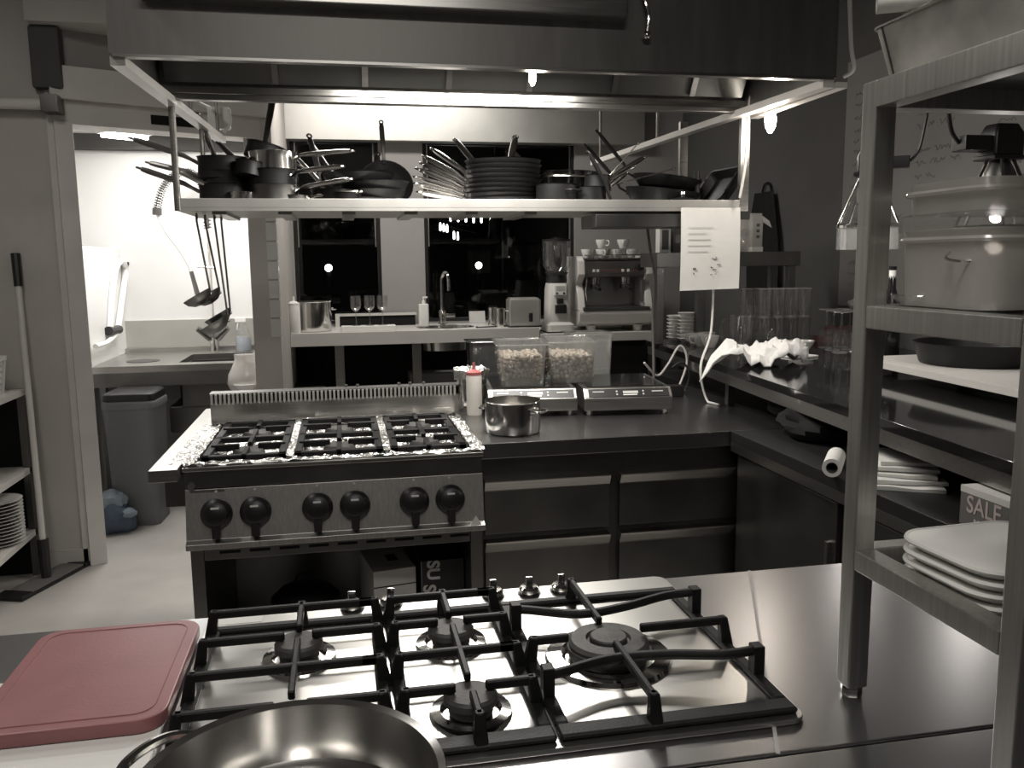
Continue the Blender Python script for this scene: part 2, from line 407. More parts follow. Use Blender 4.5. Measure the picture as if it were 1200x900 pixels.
# -- worktop in two sheets with a joint
t = thing('island_worktop', 'worn stainless steel worktop that carries the gas hob and the shelf rack', 'worktop', (.6, 1.2, .86))
MB().box(-1.5, 1.25, .89, 1.475, .86, ZW).build('top_sheet', 'worktop', t, bevel=.004, world=True)
a = P(877, 668, z=ZW); c = P(912, 884, z=ZW)
MB().bar((a.x, a.y-.004, ZW+.0004), (c.x, c.y, ZW+.0004), .005, .001).build('silicone_joint', 'joint', t, world=True)
t = thing('front_worktop', 'stainless steel worktop strip along the operator side of the hob', 'worktop', (.6, .5, .86))
MB().box(-1.5, 1.25, .1, .886, .86, ZW).build('top_sheet', 'worktop', t, bevel=.004, world=True)
t = thing('island_cabinet', 'dark steel cabinet carrying the island worktop', 'cabinet', (0, .8, 0))
MB().box(-1.48, 1.23, .15, 1.44, .08, .8595).build('body', 'steeldark', t, world=True)
MB().box(-1.4, 1.15, .2, 1.38, 0, .068).build('plinth', 'blackmatt', t, world=True)

# -- gas hob, controls on the far side
HX0, HX1, HY0, HY1 = -.243, .575, .945, 1.468
hob = thing('gas_hob', 'five burner stainless gas hob with black cast iron grates', 'gas hob', (.155, 1.2, ZW))
MB().prism([(x+(HX0+HX1)/2, y+(HY0+HY1)/2) for x, y in rrect(HX1-HX0, HY1-HY0, .02)], ZW+.0005, ZW+.008).build('base_plate', 'hobsteel', hob, world=True, bevel=.002)
gx = [HX0+.008, .046, .243, HX1-.006]
GY0, GY1 = HY0+.012, 1.392
ZG = ZW+.008
def frame_sheet(x0, x1, y0, y1, wd, z0, z1, mb):
    mb.box(x0, x1, y0, y0+wd, z0, z1).box(x0, x1, y1-wd*.6, y1, z0, z1).box(x0, x0+wd*.62, y0+wd, y1-wd*.6, z0, z1).box(x1-wd*.62, x1, y0+wd, y1-wd*.6, z0, z1)
def finger(mb, pa, pb, zt=.038, w=.0095, h=.013, foot=True):
    """bar from frame point pa towards burner point pb, with an upright foot at pa"""
    pa = Vector(pa); pb = Vector(pb)
    mb.bar((pa.x, pa.y, ZG+zt), (pb.x, pb.y, ZG+zt), w, h)
    if foot:
        d = (pb-pa).normalized()*.014
        mb.loft([[(pa.x+sx*.0095-d.x*.2, pa.y+sy*.0095-d.y*.2, ZG) for sx, sy in ((-1, -1), (1, -1), (1, 1), (-1, 1))],
                 [(pa.x+d.x*.3+sx*.0065, pa.y+d.y*.3+sy*.0065, ZG+zt+h/2) for sx, sy in ((-1, -1), (1, -1), (1, 1), (-1, 1))]])
BUR = [(-.085, 1.262, .036), (-.085, 1.045, .03), (.146, 1.262, .036), (.146, 1.05, .036), (.372, 1.165, .062)]
for gi in range(3):
    x0, x1 = gx[gi]+.002, gx[gi+1]-.002
    g = MB(); frame_sheet(x0, x1, GY0, GY1, .03, ZG, ZG+.009, g)
    grate = g.build('grate', 'iron', hob, world=True, bevel=.003, seg=1)
    xm = (x0+x1)/2
    def fbar(pa, pb, **k):
        f = MB(); finger(f, pa, pb, **k); f.build('grate_finger', 'iron', grate, world=True, bevel=.002, seg=1)
    if gi < 2:
        for yb in (1.262, 1.05):
            bx = BUR[0][0] if gi == 0 else BUR[2][0]
            f = MB(); finger(f, (x0+.008, yb+.0, 0), (bx-.02, yb, 0)); f.build('grate_finger', 'iron', grate, world=True, bevel=.002, seg=1)
            f = MB(); finger(f, (x1-.008, yb, 0), (bx+.02, yb, 0)); f.build('grate_finger', 'iron', grate, world=True, bevel=.002, seg=1)
        for (xa, ya, xb, yb) in ((x0+.008, 1.155, x1-.008, 1.155), (x0+.008, 1.368, x1-.008, 1.368)):
            f = MB(); finger(f, (xa, ya, 0), (xb, yb, 0)); finger(f, (xb, yb, 0), (xb-.03, yb, 0)); f.build('grate_crossbar', 'iron', grate, world=True, bevel=.002, seg=1)
        bx = BUR[0][0] if gi == 0 else BUR[2][0]
        fbar((bx, GY1-.012, 0), (bx, 1.285, 0)); fbar((bx, 1.155, 0), (bx, 1.24, 0), foot=False)
        fbar((bx, 1.155, 0), (bx, 1.075, 0), foot=False); fbar((bx, GY0+.012, 0), (bx, 1.03, 0))
    else:
        bx, by = BUR[4][:2]
        for yo in (.115, -.105):          # two bowed bars round the wok burner
            pts = spline([(x0+.008, by+yo, ZG+.038), (bx-.1, by+yo*.98, ZG+.038), (bx-.02, by+yo*.72, ZG+.036), (bx+.06, by+yo*.80, ZG+.038), (x1-.06, by+yo, ZG+.04), (x1-.008, by+yo, ZG+.042)], 5)
            f = MB(); f.tube(pts, .0075, 6)
            for xx in (x0+.008, x1-.008): f.box(xx-.008, xx+.008, by+yo-.01, by+yo+.01, ZG, ZG+.05)
            f.build('grate_crossbar', 'iron', grate, world=True, bevel=.0015, seg=1)
        fbar((x0+.008, by, 0), (bx-.062, by, 0)); fbar((x1-.008, by, 0), (bx+.05, by, 0), zt=.042)
        fbar((bx, GY1-.01, 0), (bx, by+.045, 0)); fbar((bx, GY0+.012, 0), (bx, by-.035, 0))
for bx, by, br in BUR:
    bn = MB().lathe([(br*1.55, .0), (br*1.5, .006), (br*1.15, .008), (br*1.05, .002)], 28, T(bx, by, ZG)).build('burner', 'chrome', hob, world=True, smooth=True)
    if br > .05:
        MB().lathe([(br*.95, .004), (br*1.0, .012), (br*1.0, .02), (br*.96, .021), (br*.96, .024), (br*.98, .026), (br*.9, .031), (br*.55, .032), (br*.52, .027), (br*.46, .027), (br*.45, .034), (br*.42, .036), (0, .037)], 32, T(bx, by, ZG)).build('burner_cap', 'burner', bn, world=True, smooth=True)
    else:
        MB().lathe([(br*.82, .004), (br*.85, .014), (br*.95, .016), (br*1.0, .018), (br*1.0, .026), (br*.9, .03), (0, .031)], 26, T(bx, by, ZG)).build('burner_cap', 'burner', bn, world=True, smooth=True)
for kx, ky in ((413, 713), (458, 710), (578, 699), (620, 695), (657, 691)):
    p = P(kx, ky, z=ZG)
    k = MB().lathe([(.016, 0), (.0185, .004), (.0185, .011), (.015, .014), (0, .0145)], 20, T(p.x, 1.437, ZG)).build('control_knob', 'chrome', hob, world=True, smooth=True)
    MB().box(p.x-.0065, p.x+.0065, 1.437-.004, 1.437+.004, ZG+.013, ZG+.032).build('knob_blade', 'chrome', k, world=True, bevel=.002)
    MB().lathe([(.021, 0), (.021, .001), (0, .0011)], 20, T(p.x, 1.437, ZG)).build('knob_ring', 'black', k, world=True)
a = P(250, 738, z=ZG); c = P(308, 724, z=ZG)
MB().box(a.x, c.x, 1.415, 1.447, ZG, ZG+.0006).build('sticker', 'paper', hob, world=True)

# -- cutting board and white sheet under it
ang = math.radians(-2)
single(MB().prism(rrect(.3, .3, .015), 0, .006), 'white_board', 'white', 'thin white plastic board lying under the pink cutting board', 'board', (-.402, 1.13, ZW+.0002), 0, bevel=.001)
bp = [P(243, 733, z=.926), P(222, 838, z=.926), P(0, 872, z=.926), P(75, 752, z=.926)]
cb = thing('cutting_board', 'pink plastic cutting board with rounded corners beside the hob', 'cutting board', (-.366, 1.25, ZW+.0066), math.radians(0))
MB().prism(rrect(.24, .32, .036, 8), 0, .02).build('slab', 'pink', cb, bevel=.004)
g = MB(); poly = rrect(.205, .285, .025, 6)
g.tube([(x, y, .0198) for x, y in poly], .0016, 6, closed=True); g.build('juice_groove', 'pink', cb, smooth=True)

# -- large steel pot in the foreground
pr, ph = .142, .07
pt = thing('stew_pot', 'large shiny steel pot with loop handles in front on the hob', 'pot', (-.066, .762, ZG+.0455))
MB().lathe([(0, 0), (pr*.86, 0), (pr*.94, .004), (pr*.98, .02), (pr, ph-.004), (pr+.005, ph), (pr+.004, ph+.003), (pr-.003, ph), (pr*.965, .03), (pr*.92, .012), (pr*.84, .0045), (0, .004)], 64).build('body', 'potsteel', pt, smooth=True)
for s in (2.55, 2.55-PI):
    c0, s0 = math.cos(s), math.sin(s); d = Vector((c0, s0, 0)); e = Vector((-s0, c0, 0))
    pts = [d*(pr-.002)+e*.06+Vector((0, 0, ph-.022)), d*(pr+.022)+e*.052+Vector((0, 0, ph-.018)), d*(pr+.036)+e*.03+Vector((0, 0, ph-.012)), d*(pr+.04)+Vector((0, 0, ph-.01)),
           d*(pr+.036)-e*.03+Vector((0, 0, ph-.012)), d*(pr+.022)-e*.052+Vector((0, 0, ph-.018)), d*(pr-.002)-e*.06+Vector((0, 0, ph-.022))]
    MB().tube(spline(pts, 5), .0055, 8).build('loop_handle', 'chrome', pt, smooth=True)

# ================================================================== shelf rack on the island, right
RX0, RX1, RY0, RY1 = .658, 1.2, .70, 1.018
PW = .03
rk = thing('shelf_rack', 'square tube steel shelf rack with three levels standing on the worktop', 'rack', (.93, .86, ZW))
for x in (RX0, RX1-PW):
    for y in (RY0, RY1-PW):
        po = MB().box(x, x+PW, y, y+PW, ZW+.015, 1.719).build('post', 'steelv', rk, world=True, bevel=.003)
        MB().lathe([(.013, 0), (.0145, .003), (.0145, .012), (.012, .016), (0, .016)], 8, T(x+PW/2, y+PW/2, ZW)).build('foot', 'chrome', po, world=True, smooth=True)
for zz, hh in ((1.719, .034), (1.44, .03), (1.114, .028)):
    for x in (RX0, RX1-PW): MB().box(x, x+PW, RY0+PW, RY1-PW, zz-hh, zz-.0005).build('side_beam', 'steelv', rk, world=True, bevel=.002)
    for y in (RY0, RY1-PW): MB().box(RX0+PW, RX1-PW, y, y+PW, zz-hh, zz-.0005).build('long_beam', 'steelv', rk, world=True, bevel=.002)
    zp = zz-.02 if zz < 1.2 else zz-.004
    MB().box(RX0+PW, RX1-PW, RY0+PW, RY1-PW, zp-.004, zp).build('shelf_plate', 'steelmid', rk, world=True)
# -- metal bin on the top level
TZ = 1.7195
bn = thing('metal_bin', 'dented galvanised metal bin with flared sides on top of the rack', 'bin', (.79, .88, TZ))
poly = rrect(.2, .28, .02); mbx = MB()
mbx.loft([[(x, y, 0) for x, y in poly], [(x*1.16, y*1.1, .068) for x, y in poly], [(x*1.13, y*1.08, .068) for x, y in poly], [(x*.97, y*.97, .004) for x, y in poly]])
mbx.build('body', mat('galvanised_steel', (.5, .49, .46), .5, .45, nz=.38, nscale=9, rvar=.15, bump=.05, bscale=20), bn, smooth=True)
MB().tube([(x*1.16, y*1.1, .068) for x, y in poly], .003, 8, closed=True).build('rolled_rim', 'steel', bn, smooth=True)
MB().bar((-.1004, .118, .002), (-.1162, .128, .068), .0025, .0015, up=(1, 0, 0)).build('corner_seam', 'steeldark', bn)
q = P(1024, 16, y=.98)
p = single(MB().lathe([(.006, 0), (.014, 0), (.014, .16), (.006, .16), (.006, 0)], 20), 'paper_roll', 'paper', 'rolled white paper lying across the rim of the metal bin on the rack', 'paper roll', (q.x, q.y-.005, TZ+.0855), smooth=True, ry=PI/2, rz=-.5)
# -- milky tubs on the middle level
MZ = 1.4405
def tub(loc, w, d, h, label, lid=True):
    t = thing('plastic_tub', label, 'tub', loc)
    poly = rrect(w, d, .03, 5); b = MB()
    b.loft([[(x*.98, y*.97, 0) for x, y in poly], [(x, y, h) for x, y in poly], [(x*.985, y*.975, h) for x, y in poly], [(x*.965, y*.945, .004) for x, y in poly]])
    b.build('body', 'milk2', t, smooth=True)
    MB().tube([(x*1.01, y*1.01, h-.012) for x, y in poly], .0035, 6, closed=True).build('rim', 'milk2', t, smooth=True)
    if lid:
        b = MB(); b.loft([[(x*1.04, y*1.04, h-.002) for x, y in poly], [(x*1.04, y*1.04, h+.016) for x, y in poly], [(x*.98, y*.98, h+.019) for x, y in poly]])
        b.build('lid', 'milky', t, bevel=.002)
    return t
XT = P(1064, 300, y=.955).x
t = tub((XT+.18, .905, MZ), .36, .16, .092, 'large milky plastic food tub with a clear lid and wire bail on the rack')
MB().tube(spline([(-.185, -.03, .065), (-.19, -.05, .055), (-.07, -.087, .06), (-.05, -.09, .06), (.0, -.09, .035)], 6), .0018, 6).build('wire_bail', 'chrome', t, smooth=True)
MB().prism(rrect(.29, .11, .03), .006, .05).build('dough', 'food', t, bevel=.01)
t = tub((XT+.178, .91, MZ+.1115), .345, .15, .036, 'shallow clear plastic tub stacked on the large milky tub', lid=False)
gd = thing('glass_dish', 'shallow clear glass dish at the post end of the middle rack level', 'dish', (.712, .955, MZ))
MB().lathe([(0, 0), (.024, 0), (.034, .01), (.036, .012), (.033, .0105), (.022, .003), (0, .003)], 28).build('bowl', 'glass', gd, smooth=True)
MB().torus((0, 0, .0125), .035, .0012, 28, 6).build('rim', 'glass', gd, smooth=True)
# -- white trays on the lower level
BZ = 1.0945
def tray(z, rz, lab):
    t = thing('white_tray', lab, 'tray', (.785, .872, z), rz, 'stack of white trays')
    poly = rrect(.19, .165, .04, 7)
    b = MB(); b.loft([[(x*.9, y*.9, 0) for x, y in poly], [(x*.95, y*.95, .008) for x, y in poly], [(x, y, .0085) for x, y in poly], [(x, y, .0115) for x, y in poly], [(x*.98, y*.98, .0125) for x, y in poly]])
    b.build('body', 'white', t, smooth=True)
    MB().tube([(x, y, .010) for x, y in poly], .0034, 6, closed=True).build('lip', 'white', t, smooth=True)
for i in range(4): tray(BZ+.0002+i*.0142, .06+(.02, -.015, .03, 0)[i], 'white rounded tray, %s of the stack on the rack' % ('bottom', 'second from the bottom', 'third from the bottom', 'topmost')[i])
# ================================================================== cooking line behind the island
# -- six burner range
X0, X1, YF, YK = -.495, .425, 2.68, 3.40
rg = thing('gas_range', 'six burner stainless gas range with black knobs and foil lined top', 'range', (-.035, 3.05, 0))
b = MB()
b.box(X0, X0+.04, YF+.02, YK, .08, .64).box(X1-.04, X1, YF+.02, YK, .08, .64).box(X0+.04, X1-.04, YF+.02, YK, .08, .12).box(X0+.04, X1-.04, YK-.02, YK, .12, .64).box(X0, X1, YF+.06, YK, .64, .86)
b.build('body', 'steelmid', rg, world=True, bevel=.002)
for x in (X0+.05, X1-.05):
    for y in (YF+.08, YK-.08): MB().cyl((x, y, 0), (x, y, .08), .02).build('foot', 'steel', rg, world=True)
b = MB(); b.loft([[(X0, YF+.06, .82), (X0, YF, .82), (X0, YF-.03, .668), (X0, YF-.05, .66), (X0, YF-.05, .642), (X0, YF+.06, .642)], [(X1, YF+.06, .82), (X1, YF, .82), (X1, YF-.03, .668), (X1, YF-.05, .66), (X1, YF-.05, .642), (X1, YF+.06, .642)]])
b.build('control_panel', 'steelv', rg, world=True, bevel=.002)
MB().box(X0, X1, YF+.005, YF+.06, .822, .878).build('fascia', 'steelmid', rg, world=True, bevel=.002)
b = MB(); b.box(X0-.004, X1+.004, YF-.012, YF+.02, .878, .892).box(X0-.004, X0+.02, YF+.02, YK, .86, .892).box(X1-.02, X1+.004, YF+.02, YK, .86, .892).box(X0, X1, YK-.05, YK, .86, .9)
b.build('top_rim', 'steel', rg, world=True, bevel=.003)
MB().box(X0+.02, X1-.02, YF+.02, YK-.05, .855, .868).build('well', 'steeldark', rg, world=True)
# vented strip under the panel
b = MB().box(X0+.045, X1-.045, YF+.0, YF+.02, .592, .64)
st = b.build('slot_strip', 'steelmid', rg, world=True, bevel=.002)
for i in range(9):
    xx = X0+.09+i*.09; MB().box(xx, xx+.062, YF-.002, YF+.004, .612, .62).build('slot', 'blackmatt', st, world=True)
MB().box(X0+.015, X0+.115, YF-.002, YF+.006, .79, .818).build('name_plate', 'steel', rg, world=True, bevel=.001)
MB().cyl((X0+.02, YF-.006, .832), (X0+.02, YF+.006, .832), .012, n=6).build('bolt', 'steel', rg, world=True)
a = P(551, 612, y=YF-.03)
b = MB(); b.loft([[(.375, YF-.053, .662), (.413, YF-.053, .662), (.394, YF-.047, .692)], [(.375, YF-.051, .662), (.413, YF-.051, .662), (.394, YF-.045, .692)]])
b.build('warning_sticker', 'paper', rg, world=True)
for kx in (253, 299, 372, 416, 486, 528):
    p = P(kx, 600 - (kx-253)*.055, y=YF-.03)
    mk = T(p.x, YF-.016, .745) @ RX(PI/2+math.radians(-11))
    k = MB().lathe([(.046, 0), (.048, .004), (.046, .012), (.036, .02), (.034, .036), (.028, .04), (0, .04)], 26, mk).build('knob', 'black', rg, world=True, smooth=True)
    MB().prism([(-.013, -.03), (.013, -.03), (.011, -.075), (-.011, -.075)], .006, .032, mk).build('pointer', 'black', k, world=True, bevel=.003)
    MB().box(-.012, .012, .016, .022, .04, .0408, mk).build('mark', 'white', k, world=True)
    MB().cyl(mk @ Vector((0, .068, .0)), mk @ Vector((0, .068, .003)), .004, n=8).build('pilot_dot', 'white', k, world=True)
def crumple(x0, x1, y0, y1, z, amp, nx, ny, seed, fr=30, slope=None):
    b = MB(); vs = []; fs = []
    for j in range(ny+1):
        for i in range(nx+1):
            x = x0+(x1-x0)*i/nx; y = y0+(y1-y0)*j/ny
            h = noise.noise(Vector((x*fr, y*fr, seed)))*amp+noise.noise(Vector((x*fr*2.7, y*fr*2.7, seed+5)))*amp*.5
            vs.append((x, y, z+h+(slope(x, y) if slope else 0)))
    for j in range(ny):
        for i in range(nx): a = j*(nx+1)+i; fs.append((a, a+1, a+nx+2, a+nx+1))
    return b.add(vs, fs)
secs = [(X0+.035, -.185), (-.18, .12), (.125, X1-.035)]
for i, (xa, xb) in enumerate(secs):
    crumple(xa, xb, YF+.04, YK-.06, .876, .011, 22, 44, i*3.3, 32).build('foil_sheet', 'foil', rg, world=True)
crumple(X0, X1, YF-.002, YF+.04, .8975, .007, 90, 6, 9.1, 45).build('foil_edge', 'foil', rg, world=True)
crumple(X0-.045, X0+.03, YF+.01, YK-.06, .8995, .008, 10, 60, 4.1, 45).build('foil_edge', 'foil', rg, world=True)
crumple(X1-.03, X1+.012, YF+.01, YK-.05, .8985, .008, 7, 60, 6.1, 45).build('foil_edge', 'foil', rg, world=True)
crumple(X0, X1, YK-.07, YK-.035, .904, .006, 80, 5, 2.1, 45).build('foil_edge', 'foil', rg, world=True)
for x in (-.1825, .1225):
    crumple(x-.012, x+.012, YF+.03, YK-.06, .906, .005, 3, 60, x*20, 45).build('foil_edge', 'foil', rg, world=True)
for i, (xa, xb) in enumerate(secs):
    g = MB(); z0, z1 = .893, .911
    ya, yb = YF+.045, YK-.075; ym = (ya+yb)/2
    for y in (ya, ym-.012, yb-.024): g.box(xa+.01, xb-.01, y, y+.024, z0, z1)
    for x in (xa+.01, xb-.034): g.box(x, x+.024, ya, yb, z0, z1)
    gr = g.build('grate', 'iron', rg, world=True, bevel=.002, seg=1)
    for yc in ((ya+ym)/2, (ym+yb)/2):
        f = MB(); xm = (xa+xb)/2
        f.box(xa+.02, xm-.03, yc-.008, yc+.008, z0+.002, z1+.006).build('grate_finger', 'iron', gr, world=True, bevel=.002, seg=1)
        MB().box(xm+.03, xb-.02, yc-.008, yc+.008, z0+.002, z1+.006).build('grate_finger', 'iron', gr, world=True, bevel=.002, seg=1)
        MB().box(xm-.008, xm+.008, yc+.035, yc+.15, z0+.002, z1+.004).build('grate_finger', 'iron', gr, world=True, bevel=.002, seg=1)
        MB().box(xm-.008, xm+.008, yc-.15, yc-.035, z0+.002, z1+.004).build('grate_finger', 'iron', gr, world=True, bevel=.002, seg=1)
        MB().lathe([(.05, .868), (.055, .88), (.05, .895), (.045, .9), (0, .902)], 20, T(xm, yc, 0)).build('burner', 'burner', rg, world=True, smooth=True)
# splash back with comb vent
MB().box(X0-.02, X1+.02, YK, YK+.02, .86, .973).build('splash_back', 'steel', rg, world=True)
MB().box(X0-.02, X1+.02, YK-.012, YK+.06, 1.006, 1.012).build('vent_cap', 'steelmid', rg, world=True)
MB().box(X0-.02, X1+.02, YK+.012, YK+.06, .9735, 1.006).build('comb_gap_shade', 'blackmatt', rg, world=True)  # black backing added so the gaps between comb teeth read as shade
b = MB(); n = 60
for i in range(n):
    xx = X0-.015+(X1-X0+.03)*i/n; b.box(xx, xx+.008, YK-.022, YK+.0115, .971, 1.009)
b.build('vent_comb', 'satin', rg, world=True)
for xx in (.0, .045, .21, .255, .31):
    MB().cyl((xx, YK+.04, 1.012), (xx, YK+.04, 1.022), .007, .006, 8).build('vent_stud', 'steel', rg, world=True)
# things in the open compartment
p = P(457, 690, y=2.9)
t = thing('carton', 'pale carton with a black label in the open range compartment', 'box', (.12, 2.98, .1203), math.radians(10))
MB().box(-.075, .075, -.12, .12, 0, .33).build('body', 'card', t, bevel=.002)
MB().box(-.002, .035, -.03, .04, .33, .3306).build('label', 'cardblack', t)
MB().box(-.075, .075, -.1206, -.1195, .27, .274).build('lid_gap', 'cardblack', t)
t = thing('carton', 'black carton with white printed letters in the open range compartment', 'box', (.302, 2.98, .1203), math.radians(2))
MB().box(-.075, .075, -.13, .12, 0, .355).build('body', 'cardblack', t, bevel=.002)
MB().box(-.076, -.073, -.131, .12, 0, .356).build('white_edge', 'steelmid', t)
text_mesh(t, 'lettering', 'SU', .06, T(-.035, -.1305, .32) @ RX(PI/2) @ RZ(-PI/2), 'card', .002)
text_mesh(t, 'lettering', 'S', .06, T(-.05, -.1305, .255) @ RX(PI/2) @ RZ(-PI/2), 'card', .002)
t = thing('saucepan', 'black lidded saucepan in the dark range compartment', 'pan', (-.17, 3.0, .1203), group='pans')
MB().lathe([(0, 0), (.1, 0), (.11, .12), (.115, .2), (.12, .205), (.09, .235), (.02, .25), (0, .25)], 28).build('body', 'nonstick', t, smooth=True)
MB().tube(spline([(-.03, 0, .25), (-.025, 0, .285), (.025, 0, .285), (.03, 0, .25)], 5), .005, 6).build('lid_loop', 'nonstick', t, smooth=True)
MB().torus((0, 0, .205), .119, .003, 28, 6).build('rim', 'steelmid', t, smooth=True)

# -- narrow side shelf on the left of the range
t = thing('side_shelf', 'narrow stainless side shelf along the range', 'shelf', (-.54, 3.2, 0))
MB().box(-.585, -.502, 2.62, 3.74, .862, .8995).build('top', 'steel', t, world=True, bevel=.003)
for y in (2.72, 3.36): MB().box(-.56, -.4955, y, y+.03, .76, .862).build('bracket', 'steeldark', t, world=True)

# -- drawer counter to the right of the range
t = thing('drawer_counter', 'stainless refrigerated counter with four drawers beside the range', 'counter', (.95, 3.2, 0))
MB().box(.435, 1.62, 2.755, 3.84, .846, ZW).build('top', 'worktop', t, world=True, bevel=.004)
MB().box(.437, 1.60, 2.80, 3.82, .12, .846).build('body', 'steeldark', t, world=True)
for x in (.5, 1.5):
    for y in (2.88, 3.72): MB().cyl((x, y, 0), (x, y, .12), .02).build('foot', 'steel', t, world=True)
for xa, xb in ((.445, .888), (.925, 1.372)):
    for z1 in (.768, .555, .342):
        z0 = z1-.19
        d = MB().box(xa, xb, 2.775, 2.80, z0, z1-.036).build('drawer', 'steelmid', t, world=True, bevel=.003)
        b = MB(); b.loft([[(xa, 2.80, z1-.036), (xa, 2.772, z1-.036), (xa, 2.757, z1-.008), (xa, 2.757, z1), (xa, 2.80, z1)], [(xb, 2.80, z1-.036), (xb, 2.772, z1-.036), (xb, 2.757, z1-.008), (xb, 2.757, z1), (xb, 2.80, z1)]])
        b.build('grip_lip', 'steel', d, world=True, bevel=.001, seg=1)
        MB().box(xa, xb, 2.7745, 2.776, z1-.04, z1-.037).build('lip_edge', 'steel', d, world=True)

# -- induction cookers
def induction(x, y, rz, label):
    t = thing('induction_cooker', label, 'induction cooker', (x, y, ZW+.0004), rz, 'portable induction cookers')
    w, d, h = .35, .44, .105
    b = MB(); b.loft([[(-w/2, -d/2, .02), (w/2, -d/2, .02), (w/2, d/2, .02), (-w/2, d/2, .02)], [(-w/2, -d/2, .068), (w/2, -d/2, .068), (w/2, d/2, .068), (-w/2, d/2, .068)], [(-w/2, -d/2+.035, h), (w/2, -d/2+.035, h), (w/2, d/2, h), (-w/2, d/2, h)]])
    b.build('case', 'steel', t, bevel=.004)
    MB().box(-w/2+.02, w/2-.02, -d/2+.06, d/2-.02, h-.001, h+.003).build('glass_top', 'blackgloss', t)
    mp = T(0, -d/2+.017, .0865) @ RX(math.atan2(.037, .035))
    pn = MB().box(-w/2+.018, w/2-.012, -.019, .019, 0, .0015, mp).build('control_strip', 'black', t)
    MB().box(-.02, .04, -.004, .008, .0015, .0021, mp).build('display', 'lcd', pn)
    MB().box(-.02, .035, -.012, -.008, .0015, .0021, mp).build('display_line', 'white', pn)
    for q in (-.045, .06):
        for s in (-.008, .006): MB().cyl(mp @ Vector((q, s, .0015)), mp @ Vector((q, s, .003)), .004, n=8).build('button', 'lcd', pn)
    MB().box(-.14, -.095, .004, .008, .0015, .0021, mp).build('print', 'lcd', pn)
    MB().box(.095, .14, .002, .007, .0015, .0021, mp).build('print', 'lcd', pn)
    for sx in (-1, 1):
        for sy in (-1, 1): MB().cyl((sx*(w/2-.025), sy*(d/2-.03), 0), (sx*(w/2-.025), sy*(d/2-.03), .021), .014, .016, 12).build('foot', 'steel', t)
    return t
induction(.735, 3.42, math.radians(-6), 'steel induction cooker carrying the boxes of nuts')
induction(1.105, 3.36, math.radians(-6), 'steel induction cooker with bare black glass top')

# -- food boxes, two with nuts
def food_box(loc, w, d, h, label, mt='milky', nuts=0, rz=0):
    t = thing('food_box', label, 'container', loc, rz)
    poly = rrect(w, d, .015, 3); b = MB()
    b.loft([[(x*.84, y*.86, 0) for x, y in poly], [(x*.95, y*.96, h-.006) for x, y in poly], [(x*1.04, y*1.04, h-.005) for x, y in poly], [(x*1.04, y*1.04, h) for x, y in poly], [(x*.92, y*.93, h) for x, y in poly], [(x*.81, y*.83, .003) for x, y in poly]])
    b.build('shell', mt, t, smooth=True, ang=50)
    MB().tube([(x*1.04, y*1.04, h-.002) for x, y in poly], .003, 6, closed=True).build('rim', mt, t, smooth=True)
    if nuts:
        rnd = random.Random(int(loc[0]*1000)); b = MB()
        lev = nuts*h
        nn = 0
        for k in range(6):
            z = lev-.008-k*.0155
            sc = .78+.12*z/h
            side = k > 0
            xs = np.arange(-w*sc/2+.008, w*sc/2, .0165)
            for xx in xs:
                for yy in np.arange(-d*sc/2+.008, d*sc/2, .0165):
                    if side and abs(xx) < w*sc/2-.018 and yy > -d*sc/2+.016: continue
                    r = .0078+rnd.random()*.0018
                    b.sphere((xx+rnd.uniform(-.007, .007), yy+rnd.uniform(-.005, .005), z+rnd.uniform(-.007, .007)), r, 6, (1, 1, rnd.uniform(.8, 1.15)))
        o = b.build('nuts', 'bean', t, smooth=True); o['kind'] = 'stuff'
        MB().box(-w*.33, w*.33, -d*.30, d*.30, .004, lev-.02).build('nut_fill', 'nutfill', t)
    return t
HZ = ZW+.109
food_box((.70, 3.395, HZ), .2, .28, .17, 'clear food box full of nuts beside the squeeze bottle side of the cooker', nuts=.72, rz=math.radians(-6))
food_box((.922, 3.46, HZ), .2, .3, .17, 'clear food box of nuts beside the bare induction cooker', nuts=.66, rz=math.radians(-8))
food_box((.62, 3.755, ZW+.0003), .17, .16, .255, 'empty smoky plastic box behind the nuts and the steel canister', 'smoke')
food_box((1.085, 3.73, ZW+.0003), .19, .2, .28, 'empty clear plastic box behind the bare induction cooker', 'milky')

# -- steel pot, squeeze bottle, canister with foil
def side_handles(t, r, z, mt, angs, reach=.03, half=.035, rad=.005):
    for s in angs:
        d = Vector((math.cos(s), math.sin(s), 0)); e = Vector((-math.sin(s), math.cos(s), 0)); zz = Vector((0, 0, z))
        MB().tube(spline([d*(r-.001)+e*half+zz, d*(r+reach*.8)+e*half*.9+zz, d*(r+reach)+zz, d*(r+reach*.8)-e*half*.9+zz, d*(r-.001)-e*half+zz], 4), rad, 8).build('handle', mt, t, smooth=True)
def stock_pot(loc, r, h, label, mt='potsteel', angs=(-1.0, 2.14), group=None, hz=None, name='steel_pot'):
    t = thing(name, label, 'pot', loc, group=group)
    MB().lathe([(0, 0), (r*.93, 0), (r*.98, .004), (r, .015), (r, h-.004), (r+.003, h), (r-.003, h), (r-.004, .012), (r*.9, .004), (0, .004)], 40).build('body', mt, t, smooth=True)
    side_handles(t, r, h*.72 if hz is None else hz, mt, angs)
    return t
stock_pot((.578, 2.935, ZW+.0004), .098, .115, 'shiny steel pot with side handles on the drawer counter', angs=(-.75, 2.39))
